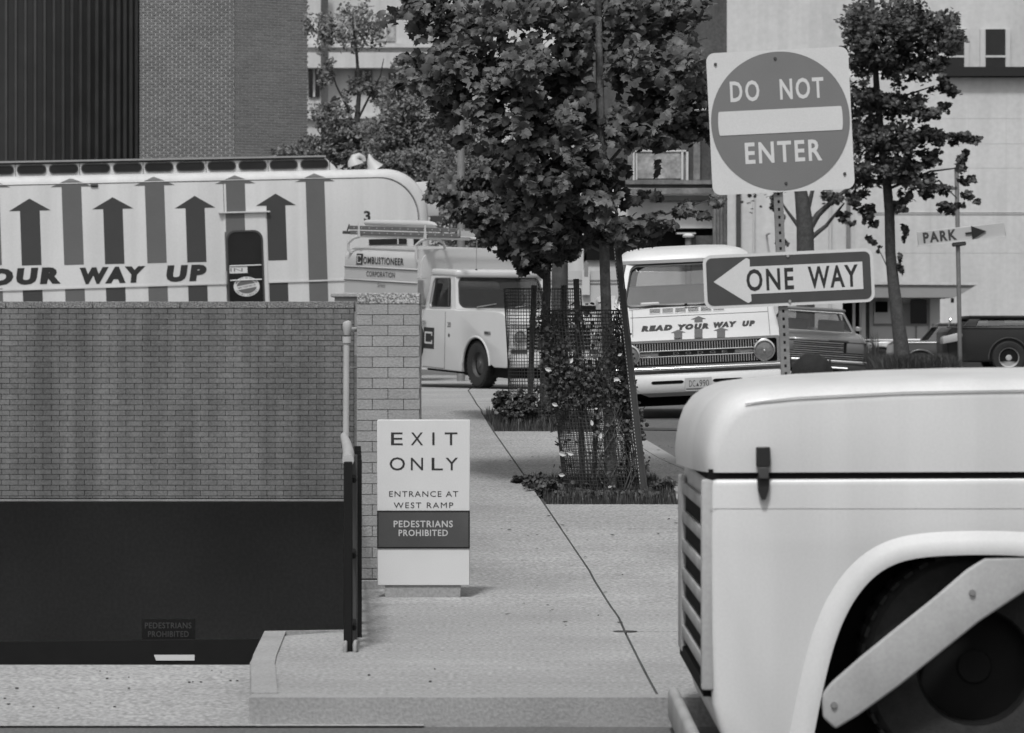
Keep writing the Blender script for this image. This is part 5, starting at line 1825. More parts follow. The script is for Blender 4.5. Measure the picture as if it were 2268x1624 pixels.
# trees between the trailer and the pale building
MG = 'trees behind the library trailer'
for (lab, bx, d, tp, rr_, brs, spec, K, sz, lm) in (
    ('sparse tree with bare twigs showing against the pale building', 800, 80,
     [(806, 820), (803, 500), (800, 400), (797, 330), (790, 270), (796, 200), (790, 120), (780, 40)], [.13, .12, .1, .085, .07, .045, .035, .02],
     [([(797, 320), (770, 240), (745, 190), (730, 140)], .04), ([(795, 260), (820, 210), (842, 170), (850, 130)], .03), ([(798, 330), (840, 280), (880, 240)], .04), ([(790, 300), (750, 270), (715, 255)], .03), ([(800, 380), (760, 345), (700, 330)], .03)],
     [(725, 160, 18, 40, 80, .8, .5), (735, 250, 45, 22, 80, 1, .8), (705, 275, 20, 14, 80, .6, .6), (770, 215, 30, 20, 80, .8, .3), (805, 190, 30, 30, 80, .8, .35), (850, 210, 35, 35, 80, .8, .6), (780, 300, 60, 30, 79.8, 1, 1.1), (740, 330, 45, 28, 79.8, 1, 1.1), (690, 325, 35, 22, 79.8, .8, .9), (640, 335, 42, 16, 82, .6, .9), (800, 350, 60, 35, 79.8, 1, 1.2), (720, 60, 40, 50, 80, 1, .4), (800, 60, 60, 60, 80, 1, .3)], 9500, .11, 'leafmid'),
    ('fuller grey-green tree crown above the nose of the library trailer', 900, 78,
     [(905, 820), (905, 500), (903, 400), (898, 330), (890, 260), (880, 180)], [.15, .14, .12, .09, .07, .03],
     [([(900, 340), (860, 290), (840, 260)], .05), ([(900, 360), (950, 300), (980, 250)], .05), ([(895, 290), (920, 230), (930, 180)], .04)],
     [(880, 230, 50, 40, 78, 1.1, .9), (860, 290, 60, 40, 78, 1.2, 1.1), (930, 300, 60, 50, 78, 1.2, 1.1), (890, 350, 70, 40, 77.5, 1.2, 1.2), (960, 370, 60, 50, 77.5, 1.2, 1.2), (850, 370, 50, 22, 77.8, 1, 1.2), (920, 400, 70, 40, 77.8, 1, 1.2), (940, 230, 60, 40, 78, 1, .8), (900, 160, 50, 40, 78, 1, .4), (990, 320, 50, 60, 78, 1, 1.1)], 10500, .11, 'leafmid'),
    ('dense darker tree crown behind the plain grey pole', 1050, 75,
     [(1055, 820), (1055, 500), (1052, 420), (1048, 350), (1045, 280)], [.15, .14, .12, .09, .05],
     [([(1052, 420), (1010, 370), (985, 330)], .05), ([(1050, 400), (1090, 350), (1120, 310)], .05)],
     [(1000, 400, 50, 50, 75, 1.1, 1.1), (1050, 380, 60, 60, 75, 1.2, 1.1), (1090, 430, 60, 60, 75, 1.2, 1.0), (990, 470, 50, 45, 75, 1.1, 1.2), (1050, 480, 70, 50, 75, 1.1, 1.2), (1110, 350, 50, 60, 75.5, 1.1, .8), (1130, 500, 60, 50, 75, 1, 1.1), (1040, 300, 70, 50, 75.5, 1, .9), (1010, 540, 70, 30, 75, 1, 1.2), (1200, 450, 80, 120, 76, 1.2, .7)], 10500, .11, 'leafmid')):
    b_ = xyz(bx, 800, d)
    b_.z = g(d)
    make_tree('background_tree', lab, 'tree', MG, b_, tp, d, rr_, 'barkd', brs, spec, K, sz, lm, 'oval', 0, (-.1, -.45, .85), 1.1)

# ------------------------------------------------------------------ wire guards with stakes


def guard(label, base, top, r, sp_, stakes, d):
    b_, t_ = Vector(base), Vector(top)
    t = thing('tree_guard', label, 'tree guard', Matrix.Translation(b_), 'wire tree guards')
    ax = t_ - b_
    n_v = int(2 * math.pi * r / sp_)
    n_h = int(ax.length / sp_)
    wr = .0035 if d < 33 else .0027
    mb = MB()

    def C(a, k, rr=r):
        q = ax * k
        wob = 1 + .03 * math.sin(3 * a + k * 4)
        return Vector((q.x + rr * wob * math.cos(a), q.y + rr * wob * math.sin(a), q.z))
    for i in range(n_v):
        a = 2 * math.pi * i / n_v + random.uniform(-.004, .004)
        mb.tube([C(a, k) for k in np.linspace(0, 1, 6)], wr, 3, cap=False)
    for j in range(n_h + 1):
        k = j / n_h
        pts = [C(2 * math.pi * i / 40, k) for i in range(41)]
        mb.tube(pts, wr if j < n_h else .005, 3, cap=False)
    mb.build('wire_mesh', 'wire', t, kind='stuff')
    for (x0, y0, x1, y1, dd, w_) in stakes:
        P_ = [xyz(x0, y0, dd) - b_, xyz(x1, y1, dd) - b_]
        MB().tube(P_, w_, 6).build('stake', 'stake', t)
    return t, C, ax


gb = ghit(1342, 1108)
gb.y += .3
gb.x = (1340 - CX) / F * 29.45
gb.y = 29.45
gb.z = g(29.45) - .02
gt = xyz(1291, 688, 29.45)
GA, CA, axA = guard('leaning wire mesh tree guard overgrown with ivy, nearer of the two', gb, gt, .345, .030,
                    [(1276, 618, 1292, 1104, 29.25, .028), (1325, 800, 1314, 1100, 29.3, .024), (1382, 640, 1392, 1100, 29.75, .022)], 29.45)
gb2 = Vector(((1211 - CX) / F * 36.7, 36.7, g(36.7) - .02))
gt2 = xyz(1203, 640, 36.7)
GB_, CB, axB = guard('upright wire mesh tree guard, farther of the two, in front of the service truck', gb2, gt2, .405, .034,
                     [(1183, 632, 1171, 965, 36.5, .034), (1249, 632, 1240, 960, 36.9, .032)], 36.7)
# u-channel post on the right of the near guard
q0, q1 = xyz(1428.5, 1097, 29.1), xyz(1368, 545, 29.1)
cp = thing('channel_post', 'dark steel channel post leaning against the right side of the ivy-covered guard', 'post', Matrix.Translation(q0) @ (q1 - q0).to_track_quat('Z', 'Y').to_matrix().to_4x4())
cp.matrix_world = Matrix.Translation(q0) @ Matrix.Rotation(-math.atan2(q0.x - q1.x, q1.z - q0.z), 4, 'Y')
LN = (q1 - q0).length
MB().box(-.036, 0, -.05, -.024, .03, LN).box(.014, 0, -.05, .026, .03, LN).box(-.0235, .022, -.05, .0135, .030, LN).build('channel', 'steeldark', cp)
mb = MB()
z = .1
while z < LN:
    mb.box(-.033, -.0025, z, -.027, -.0005, z + .012)
    z += .028
mb.build('punched_holes', 'pipe', cp, kind='stuff')

# ivy on the near guard
n_i = 7600
aa = rng.uniform(0, 2 * math.pi, n_i)
kk_ = np.clip(np.where(rng.random(n_i) < .62, rng.normal(.63, .17, n_i), rng.uniform(0, 1, n_i) ** 1.2), 0, 1.04)
keep = []
for a, k in zip(aa, kk_):
    dens = .55 + .45 * math.sin(a * 5 + 6 * k) * math.cos(3 * a - 4 * k + 1)
    low = .35 if .08 < k < .32 else 1
    if math.cos(a) > .8 and k > .35:
        low = .1
    # leave the lower left open so the bare mesh shows
    if k < .46 and k > .07:
        low = .10 if math.cos(a) < -.1 else .42
    if -.15 < math.cos(a + .1) < .45 and .66 < k < .93:
        low *= .30
    keep.append(rng.random() < dens * low)
keep = np.array(keep)
pos = np.array([list(CA(a, k, .345 + rng.normal(.02, .03)) + gb) for a, k in zip(aa[keep], kk_[keep])])
iv = thing('ivy', 'dark ivy climbing over the nearer wire tree guard', 'plant', Matrix.Translation(gb))
idx = np.argsort(pos[:, 1])
szs = rng.uniform(.018, .044, len(pos))
bpy.context.view_layer.update()
leaf_parts(iv, pos[idx[:300]], szs[idx[:300]], 'ivy', 'maple', (0, -.8, .5), 1.3)
o_ = leaf_mesh_cloud('foliage', pos[idx[300:]], szs[idx[300:]], 'ivy', 'maple', face=(0, -.8, .5), parent=iv, spread=1.3)
o_.matrix_local = Matrix.Translation(-gb)
for k in range(8):
    a = -rng.uniform(.1, 3.0)
    pts = [CA(a + .25 * math.sin(j * 1.3 + k) + .05 * j, j / 9 * rng.uniform(.9, 1.0), .36) for j in range(10)]
    MB().tube(pts, .006, 5).build('vine_stem', 'barkd', iv)
for (px, py, w_, a) in ((1213, 818, 9, -20), (1228, 896, 8, -20), (1244, 1005, 10, -20), (1262, 1004, 9, -20), (1311, 938, 7, 100), (1330, 967, 7, 80), (1320, 905, 4, 0), (1365, 840, 8, -10), (1265, 800, 7, 60), (1372, 786, 6, 20), (1243, 1052, 8, -5), (1350, 1078, 5, 10), (1398, 1108, 5, 10)):
    c = xyz(px, py, 29.02 if px < 1300 else 28.98)
    v_, f_ = leaf_verts('oval')
    me = bpy.data.meshes.new('pale_leaf')
    k_ = w_ * 2.0 / F * 29
    me.from_pydata([(x * k_ * 1.1, z * k_, y * k_) for x, y, z in v_], [], f_)
    o_ = link('pale_leaf', me, 'paper', iv)
    o_.location = c - gb
    o_.rotation_euler = (0, rad(90 - a), rad(20))


# weeds and grass in the pits
def weeds(name, label, spec_, K, size, blades, bx, kind='maple', m='ivy'):
    t = thing(name, label, 'plant', Matrix.Translation(bx), None)
    pos = blobs(spec_, K)
    pos[:, 2] = np.maximum(pos[:, 2], [g(y) + .01 for y in pos[:, 1]])
    o = leaf_mesh_cloud('foliage', pos, rng.uniform(.6, 1.3, len(pos)) * size, m, kind, face=(0, -.5, .8), parent=t, spread=1.2)
    o.matrix_local = Matrix.Translation(-Vector(bx))
    return t


def grass(label, x0, x1, y0, y1, n_, h0, h1, name='grass', m='grass', zf=None, lean=.35, xf=None):
    mb = MB()
    for _ in range(n_):
        y = random.uniform(y0, y1)
        x = xf(y, random.random()) if xf else random.uniform(x0, x1)
        z = (zf or g)(y) - .02
        h_ = random.uniform(h0, h1)
        a = random.uniform(0, 6.28)
        w_ = random.uniform(.0016, .0042) * (1 + h_)
        lx, ly = math.cos(a) * h_ * random.uniform(0, lean), math.sin(a) * h_ * random.uniform(0, lean)
        px_, py_ = -math.sin(a) * w_, math.cos(a) * w_
        px_ = max(abs(px_), w_ * .6)
        mb.add([(x - px_, y - py_, z), (x + px_, y + py_, z), (x + lx * .4 + px_ * .8, y + ly * .4 + py_ * .8, z + h_ * .6), (x + lx * .4 - px_ * .8, y + ly * .4 - py_ * .8, z + h_ * .6), (x + lx, y + ly, z + h_ * .95)],
               [(0, 1, 2, 3), (3, 2, 4)])
    return tag(mb.build(name, m, kind='stuff'), label, 'grass')


grass('unmown grass growing round the base of the nearer tree guard', 0, 0, 28.42, 30.4, 6500, .02, .13, xf=lambda y, r: jx(y) + .02 + 1.08 * r)
grass('long grass round the farther tree guard', 0, 0, 35.65, 37.6, 3400, .03, .17, xf=lambda y, r: jx(y) + .02 + 1.08 * r)
p_ = ghit(1180, 1085)
weeds('weed_clump', 'low leafy weeds at the left edge of the nearer tree pit', [(1165, 1062, 26, 12, 30.2, .1, 1), (1195, 1070, 30, 16, 29.6, .2, 1), (1225, 1085, 28, 20, 29.1, .2, 1), (1245, 1100, 22, 10, 28.8, .15, 1)], 1300, .036, 0, p_)
p_ = ghit(1455, 1090)
weeds('weed_clump', 'low leafy weeds at the right edge of the nearer tree pit', [(1450, 1080, 20, 18, 29.3, .2, 1), (1475, 1078, 22, 16, 29.4, .2, 1), (1440, 1098, 24, 10, 28.8, .15, 1)], 900, .036, 0, p_)
p_ = ghit(1290, 1100)
weeds('weed_clump', 'ivy trailing on the ground at the foot of the nearer guard', [(1290, 1098, 60, 9, 28.9, .2, 1), (1370, 1098, 60, 9, 28.9, .2, 1)], 1100, .034, 0, p_)
p_ = ghit(1125, 945)
weeds('shrub', 'small leafy shrub left of the farther tree guard', [(1110, 880, 20, 14, 36.4, .15, 1), (1125, 905, 26, 18, 36.4, .2, 1), (1150, 925, 26, 25, 36.3, .2, 1), (1160, 890, 25, 20, 36.3, .2, .8), (1105, 893, 10, 12, 36.4, .1, .7)], 1700, .042, 0, p_)
p_ = ghit(1200, 950)
weeds('shrub', 'dark leafy growth inside the foot of the farther tree guard', [(1200, 925, 55, 30, 36.6, .3, 1), (1230, 880, 40, 40, 36.8, .25, .6), (1175, 945, 40, 12, 36.3, .2, 1)], 2300, .042, 0, p_)

# planter on the right with ornamental grass
PLD = 62.0
pk = lambda px, py, d=PLD: xyz(px, py, d)
a, b = pk(1890, 842), pk(2420, 815)
MB().add([(a.x, PLD, .6), (b.x, PLD, .6), (b.x, PLD, 1.2), (a.x, PLD, 1.02), (a.x + .1, PLD + 9, .6), (b.x, PLD + 9, .6), (b.x, PLD + 9, 1.17), (a.x + .1, PLD + 9, 1.0)],
         [(0, 1, 2, 3), (3, 2, 6, 7), (0, 3, 7, 4), (1, 5, 6, 2)]).build('planter_kerb', 'kerb', kind='structure')
o_ = grass('shaggy ornamental grass round the foot of the planter tree', (1945 - CX) / F * 65, (2112 - CX) / F * 65, 64, 67, 15000, .12, .50, name='ornamental_grass', zf=lambda y: 1.08, lean=.9)
grass('grey tuft of tall grass left of the planter tree', (1928 - CX) / F * 66, (1950 - CX) / F * 66, 66, 66.6, 160, .5, .95, name='grass_tuft', zf=lambda y: 1.08, lean=.3)


# ------------------------------------------------------------------ parked cars on the right
def sedan_side(name, label, Mx, L, prof, wheels, wr, gh_, paint, glassm=GLASSD, width=1.85, group=None, trim='chromedull'):
    """side-on car, nose to the left; prof = (x, z) outline; gh_ = greenhouse (x0, x1 base, x0, x1 top, z base, z top)"""
    t = thing(name, label, 'car', Mx, group)
    MB().prism(prof, 1, 0, width).build('body', paint, t, bevel=.05, seg=3, angle=50)
    for wx in wheels:
        MB().prism([(wx + (wr + .06) * math.cos(rad(a)), wr + (wr + .06) * math.sin(rad(a))) for a in np.linspace(-10, 190, 14)], 1, -.004, .0).build('wheel_well', 'void', t)
        MB().tube([(wx + (wr + .07) * math.cos(rad(a)), -.008, wr + (wr + .07) * math.sin(rad(a))) for a in np.linspace(-5, 185, 14)], .014, 5).build('wheel_arch_trim', trim, t, smooth=True)
        wheel(t, (wx, .05, wr), 'y', wr, .2, .6, 'rimlight', -1)
        wheel(t, (wx, width - .10, wr), 'y', wr, .2, .6, 'rimlight', 1)
    x0, x1, X0, X1, z0, z1 = gh_
    B_ = [(x0, .06, z0), (x1, .06, z0), (x1, width - .06, z0), (x0, width - .06, z0)]
    T_ = [(X0, .18, z1), (X1, .18, z1), (X1, width - .18, z1), (X0, width - .18, z1)]
    for i, nm in enumerate(('side_window', 'rear_window', 'side_window', 'windscreen')):
        j = (i + 1) % 4
        panel_window(t, (B_[i], B_[j], T_[j], T_[i]), (.06, .94, .06, .9), paint, glassm, nm, r=.15)
    MB().prism([(X0 - .03, .15), (X1 + .03, .15), (X1 + .03, width - .15), (X0 - .03, width - .15)], 2, z1 - .01, z1 + .05).build('roof', paint, t, bevel=.022, seg=2)
    MB().box(x0 + .7, .2, z0 - .2, x0 + .85, width - .2, z0 + .22).build('seat_back', 'seat', t, bevel=.03, seg=2)
    MB().tube([(prof[0][0] + .05, -.01, z0 - .03), (L * .97, -.01, z0 - .03)], .012, 5).build('side_trim', trim, t)
    return t


# dark sedan seen from the side
D1 = 78.0
k1 = D1 / F
zg1 = g(D1) - .13
X = lambda px, d: (px - CX) * d / F
Z = lambda py, d: EYE - (py - HY) * d / F
x0 = X(1984, D1)
zz = Z(758, D1) - zg1
zh_ = .93
zoff = (Z(757, D1) - zh_)
CM = Matrix.Translation((x0, D1, zoff))
prof = [(0, .35), (-.03, .6), (0, .86), (.1, .93), (1.0, .95), (4.9, .93), (5.0, .8), (5.02, .4), (4.4, .25), (.3, .25)]
dc = sedan_side('parked_car', 'dark car side-on behind the grassy planter, nose behind the tree trunk', CM, 5.0, prof, (.55, 3.7), .34,
                (.72, 4.1, 1.02, 3.5, .94, 1.30), 'cardark')
# white car farther left
D2 = 84.0
CM = Matrix.Translation((X(1912, D2), D2, Z(757, D2) - .86))
prof = [(0, .3), (-.02, .55), (.0, .78), (.1, .84), (1.2, .93), (4.6, .93), (4.8, .8), (4.8, .4), (4.4, .25), (.3, .25)]
wc_ = sedan_side('parked_car', 'white car whose front fender shows left of the planter tree', CM, 4.8, prof, (.44, 3.5), .34,
                 (1.6, 4.2, 2.0, 3.6, .93, 1.25), 'carwhite')
# black car at the right edge
D3 = 71.0
CM = Matrix.Translation((X(2098, D3), D3, Z(832, D3) + .02))
prof = [(0.03, .3), (0, .5), (.0, .86), (.1, .95), (1.2, 1.0), (4.6, .98), (4.8, .8), (4.8, .4), (4.4, .25), (.3, .25)]
bc = sedan_side('parked_car', 'black car with a pale bumper end at the right edge beyond the planter', CM, 4.8, prof, (1.25, 3.7), .34,
                (.35, 4.2, .50, 3.6, .98, 1.13 + .02), 'carblack', trim='steeldark')
MB().prism([(-.10, .62), (.27, .69), (.30, .82), (.26, .86), (-.05, .78), (-.10, .74)], 1, -.12, .4).build('bumper', 'boxgrey', bc, bevel=.02, seg=2)
MB().tube([(.02, -.06, .98), (.03, -.1, 1.07)], .012, 6).build('mirror_arm', 'chromedull', bc)
MB().lathe((.04, -.1, 1.1), 'x', [(.0001, -.02), (.05, -.015), (.055, .02), (.0001, .03)], 12).build('side_mirror', 'chrome', bc, smooth=True)

# car facing the camera beside the library pickup
D4 = 74.0
zg4 = 1.05
s_4 = F / D4
FM = Matrix.Translation(((1812 - CX) / s_4, D4, zg4)) @ Matrix.Rotation(rad(3.6), 4, 'Y') @ Matrix.Rotation(rad(1.5), 4, 'X')
fc = thing('parked_car', 'grey car with a wide ribbed chrome grille facing the camera beyond the pickup', 'car', FM)
hw = 1.0
prof = [(0, .30), (-.02, .5), (0, .72), (.1, .76), (.9, .83), (1.35, .88), (4.9, .9), (5.1, .8), (5.1, .35), (4.6, .25), (.4, .25)]
mb = MB()
n = len(prof)
vs, fs = [], []
for (x, dy, dz) in ((-hw, .1, .03), (-hw + .12, .02, 0), (-.3, 0, .0), (.3, 0, .0), (hw - .12, .02, 0), (hw, .1, .03)):
    vs += [(x, p[0] + (dy if p[0] < .5 else 0), p[1] - (dz if p[1] > .7 else 0)) for p in prof]
for i in range(5):
    for k in range(n):
        fs.append((i * n + k, i * n + (k + 1) % n, (i + 1) * n + (k + 1) % n, (i + 1) * n + k))
fs += [tuple(range(n)), tuple(5 * n + k for k in range(n))]
MB().add(vs, fs).build('body', 'carmid', fc, bevel=.025, seg=2, angle=45)
MB().box(-.97, -.03, .31, .97, -.021, .70).build('grille_recess', 'void', fc)
for k in range(8):
    z = .345 + k * .045
    MB().box(-.93, -.055, z, .93 if k < 3 else .50, -.031, z + .017).build('grille_bar', 'chrome' if k % 2 == 0 else 'chromedull', fc)
MB().box(-.95, -.06, .70, .18, -.021, .74).build('grille_header', 'chrome', fc, bevel=.006, seg=1)
MB().box(.18, -.056, .70, .60, -.021, .735).build('grille_header', 'cardark', fc)  # dark right half paints in the unlit end of the grille
for s_ in (-1, 1):
    a, b = sorted((s_ * .56, s_ * .93))
    MB().box(a, -.07, .47, b, -.0315, .68).build('headlight_door', 'carmid', fc, bevel=.012, seg=2)
    MB().box(s_ * .965 - .04, -.04, .36, s_ * .965 + .04, .1, .64).build('corner_lamp', 'steeldark', fc, bevel=.012, seg=1)
MB().box(-1.03, -.12, .25, 1.03, -.02, .315).build('bumper', 'chrome', fc, bevel=.02, seg=3)
MB().box(-1.01, -.08, .10, 1.01, 0, .249).build('bumper_lower', 'cardark', fc, bevel=.03, seg=2)
for x in (-.62, -.07 - .32, .22):
    MB().box(x - .02, -.15, .12, x + .02, -.121, .33).build('bumper_guard', 'black', fc)
MB().tube([(-.35, -.14, .15), (.6, -.14, .15)], .018, 6).build('licence_bracket', 'chromedull', fc)
MB().box(-.85, .05, .02, .85, 1.2, .26).build('chassis', 'void', fc)
for x in (-.82, .82):
    wheel(fc, (x, .95, .32), 'x', .34, .2, .6, 'rimlight', -1 if x < 0 else 1)
    wheel(fc, (x, 3.9, .32), 'x', .34, .2, .6, 'rimlight', -1 if x < 0 else 1)
B_ = [(-.86, 1.25, .86), (.86, 1.25, .86), (.86, 3.6, .88), (-.86, 3.6, .88)]
T_ = [(-.62, 1.75, 1.32), (.62, 1.75, 1.32), (.62, 3.2, 1.32), (-.62, 3.2, 1.32)]
for i, nm in enumerate(('windscreen', 'side_window', 'rear_window', 'side_window')):
    j = (i + 1) % 4
    panel_window(fc, (B_[i], B_[j], T_[j], T_[i]), (.03, .97, .04, .93), 'carmid', GLASS, nm, r=.06, trim='chrome' if i == 0 else None)
MB().prism([(-.66, 1.72), (.66, 1.72), (.64, 3.25), (-.64, 3.25)], 2, 1.31, 1.37).build('roof', 'carmid', fc, bevel=.025, seg=2)
for x in (-.4, .4):
    MB().box(x - .28, 2.1, .7, x + .28, 2.25, 1.12).build('seat_back', 'seatlight', fc, bevel=.04, seg=2)
MB().box(.86, 1.35, .93, .98, 1.42, 1.02).build('side_mirror', 'chromedull', fc, bevel=.01, seg=1)

# pale van glimpsed end-on between the trunks
D5 = 66.0
s_5 = F / D5
VM = Matrix.Translation(((1215 - CX) / s_5, D5, g(D5) - .13))
vn = thing('delivery_van', 'pale van glimpsed end-on between the trunks, with a dark opening low down', 'van', VM)
zt5 = Z(600, D5) - VM.translation.z
L5 = (1390 - 1215) / s_5
cs = [(0, .35), (0, zt5 - .25), (.06, zt5 - .08), (.2, zt5), (L5 - .2, zt5), (L5 - .06, zt5 - .08), (L5, zt5 - .25), (L5, .35)]
MB().prism(cs, 1, 0, 3.6).build('body', 'boxgrey', vn, smooth=True)
for py in (621, 628):
    z = Z(py, D5) - VM.translation.z
    MB().box(.02, -.015, z - .01, L5 - .02, -.001, z + .01).build('moulding', 'steel', vn)
z = Z(677, D5) - VM.translation.z
a, b = (1285 - 1215) / s_5, (1345 - 1215) / s_5
MB().box(a, -.006, .4, b, -.001, z).build('dark_opening', 'void', vn)
a, b = (1289 - 1215) / s_5, (1306 - 1215) / s_5
MB().box(a, -.09, z + .2, b, -.016, zt5 + .02).build('door_post', 'truckwhite', vn)
MB().box(a + .04, -.096, z + .55, b - .03, -.0905, z + .82).build('door_post_slot', 'steel', vn)
for x in (.2, L5 - .2):
    wheel(vn, (x, .7, .34), 'x', .34, .2, .6, 'rim', -1 if x < .5 else 1)

# ------------------------------------------------------------------ person behind the passing truck
PD_ = 17.7
px_ = (1797 - CX) / F * PD_
ptop = EYE - (797 - HY) / F * PD_
H_ = ptop - g(PD_)
pm = Matrix.Translation((px_, PD_, g(PD_))) @ Matrix.Rotation(rad(215), 4, 'Z')
per = thing('person', 'dark-haired person whose head shows just above the hood of the passing truck', 'person', pm)
sc = H_ / 1.70
J = dict(pel=(0, 0, .93, .13, .10), abd=(0, .01, 1.08, .125, .09), che=(0, .01, 1.28, .15, .10), nek=(0, .0, 1.43, .055, .05), hd0=(0, -.01, 1.50, .06, .065))
vs = [(0, 0, .93), (0, .01, 1.08), (0, .01, 1.28), (0, 0, 1.40), (0, -.01, 1.50)]
rs = [(.14, .10), (.125, .09), (.145, .10), (.06, .055), (.058, .06)]
es_ = [(0, 1), (1, 2), (2, 3), (3, 4)]


def chain(start, pts, radii):
    prev = start
    for p, r in zip(pts, radii):
        vs.append(p)
        rs.append(r)
        es_.append((prev, len(vs) - 1))
        prev = len(vs) - 1
    return prev


for s_ in (-1, 1):
    k = chain(0, [(s_ * .09, 0, .86), (s_ * .10, -.02, .48), (s_ * .10, .03, .09), (s_ * .10, -.02, .035), (s_ * .105, -.15, .025)], [(.085, .085), (.055, .055), (.035, .035), (.035, .03), (.03, .02)])
    k = chain(2, [(s_ * .18, 0, 1.36), (s_ * .24, .02, 1.08), (s_ * .25, -.05, .85), (s_ * .25, -.07, .78)], [(.055, .05), (.04, .04), (.026, .028), (.03, .016)])
    for f_ in range(4):
        chain(k, [(s_ * .25, -.10 + f_ * .022, .71), (s_ * .243, -.10 + f_ * .022, .66 + abs(f_ - 1.5) * .008)], [(.009, .009), (.007, .007)])
    chain(k, [(s_ * .23, -.12, .76), (s_ * .225, -.135, .72)], [(.011, .011), (.008, .008)])
me = bpy.data.meshes.new('body')
me.from_pydata([(x * sc, y * sc, z * sc) for x, y, z in vs], es_, [])
bo_ = bpy.data.objects.new('body', me)
COL.objects.link(bo_)
bo_.parent = per
me.materials.append(M['cloth'])
sk = bo_.modifiers.new('skin', 'SKIN')
for i, d_ in enumerate(me.skin_vertices[0].data):
    d_.radius = (rs[i][0] * sc, rs[i][1] * sc)
    d_.use_root = (i == 0)
bo_.modifiers.new('sub', 'SUBSURF').levels = 2
bo_.modifiers['sub'].render_levels = 2
hz_ = 1.595 * sc
bm = bmesh.new()
bmesh.ops.create_uvsphere(bm, u_segments=24, v_segments=18, radius=1)
for v in bm.verts:
    x, y, z = v.co
    v.co = (x * .074 * (1 - .12 * (z < 0) * -z), y * .094 - (.006 if z < 0 else 0), z * .112)
    if y < -.75 and abs(x) < .2 and -.25 < z < .2:
        v.co.y -= .018          # nose
me = bpy.data.meshes.new('head')
bm.to_mesh(me)
bm.free()
me.polygons.foreach_set('use_smooth', [True] * len(me.polygons))
hd = link('head', me, 'skin', per, loc=(0, -.01, hz_))
for s_ in (-1, 1):
    MB().lathe((s_ * .073, .0, -.005), 'x', [(.0001, s_ * .012), (.018, s_ * .012), (.026, s_ * .004), (.02, -s_ * .01)], 12).build('ear', 'skin', hd, smooth=True)
    MB().lathe((s_ * .028, -.088, .008), 'y', [(.0001, -.006), (.009, -.004), (.012, .004)], 10).build('eye', 'black', hd, smooth=True)
MB().box(-.022, -.094, -.052, .022, -.088, -.046).build('mouth', 'cloth', hd)
bm = bmesh.new()
bmesh.ops.create_uvsphere(bm, u_segments=32, v_segments=24, radius=1)
for v in list(bm.verts):
    x, y, z = v.co
    k = 1 + .05 * math.sin(9 * x + 5 * z) * math.cos(8 * y)
    v.co = (x * .104 * k, y * .112 * k + .012, z * .112 * k + .016)
bmesh.ops.delete(bm, geom=[v for v in bm.verts if (v.co.y < -.055 and v.co.z < .055) or v.co.z < -.085], context='VERTS')
me = bpy.data.meshes.new('hair')
bm.to_mesh(me)
bm.free()
me.polygons.foreach_set('use_smooth', [True] * len(me.polygons))
link('hair', me, 'hair', hd)

# ------------------------------------------------------------------ truck passing in the foreground
ND = 13.8
n_s = F / ND
NB = 15.85
nt = thing('passing_truck', 'big white truck front passing close to the camera in the right foreground', 'truck', Matrix.Translation((0, ND, -.13)))
nx = lambda px: (px - CX) / n_s
nz = lambda py: EYE - (py - HY) / n_s + .13
NW = NB - ND
hp = [(1566, 1047), (1563, 1012), (1566, 985), (1572, 955), (1582, 926), (1597, 901), (1618, 881), (1648, 867), (1690, 859), (1800, 850), (1980, 841), (2180, 835), (2420, 833), (2430, 1044)]
hp = [(nx(a), nz(b)) for a, b in hp]
levels = [(0, .085), (.006, .055), (.025, .028), (.055, .012), (.11, .002), (.25, -.012), (NW / 2, -.03), (NW - .25, -.012), (NW - .11, .002), (NW - .055, .012), (NW - .025, .028), (NW - .006, .055), (NW, .085)]
cxh, czh = nx(2100), nz(1046)
vs, fs = [], []
n = len(hp)
for (y, ins) in levels:
    for (x, z) in hp:
        ztop = max(0, min(1, (z - nz(1046)) / .25))
        xf = max(0, min(1, (nx(1690) - x) / .2))
        bow = .055 * xf * (1 - ((y - NW / 2) / (NW / 2)) ** 2)
        vs.append((x + ins * .6 * xf - bow, y, z - ins * ztop))
for i in range(len(levels) - 1):
    for k in range(n):
        fs.append((i * n + k, i * n + (k + 1) % n, (i + 1) * n + (k + 1) % n, (i + 1) * n + k))
fs += [tuple(range(n)), tuple((len(levels) - 1) * n + k for k in range(n))]
MB().add(vs, fs).build('hood', 'nearwhite', nt, smooth=True)
MB().box(nx(1570), .012, nz(1064), nx(2430), NW - .012, nz(1040)).build('hood_gap', 'void', nt)
MB().box(nx(1556), .35, nz(1052), nx(1575), NW - .35, nz(1034)).build('hood_lip_gap', 'void', nt)
# swage line on the hood side
MB().tube([(nx(1650), -.001, nz(893)), (nx(1760), -.003, nz(880)), (nx(2000), -.003, nz(868)), (nx(2420), -.003, nz(861))], .004, 6).build('swage_line', 'nearwhite', nt, smooth=True)
ap = [(1796, 1660), (1812, 1570), (1824, 1515), (1838, 1455), (1856, 1395), (1882, 1340), (1915, 1292), (1955, 1258), (2000, 1239), (2060, 1230), (2170, 1227), (2290, 1230), (2350, 1240), (2400, 1262), (2450, 1310), (2490, 1390), (2520, 1500), (2530, 1620)]
ap_t = np.linspace(0, 1, len(ap))
ap_f = np.linspace(0, 1, 60)
ap_k = np.ones(7) / 7
ax_, az_ = np.interp(ap_f, ap_t, [p[0] for p in ap]), np.interp(ap_f, ap_t, [p[1] for p in ap])
ax_[3:-3], az_[3:-3] = np.convolve(ax_, ap_k, 'valid'), np.convolve(az_, ap_k, 'valid')
ap = [(nx(a), nz(b)) for a, b in zip(ax_, az_)]
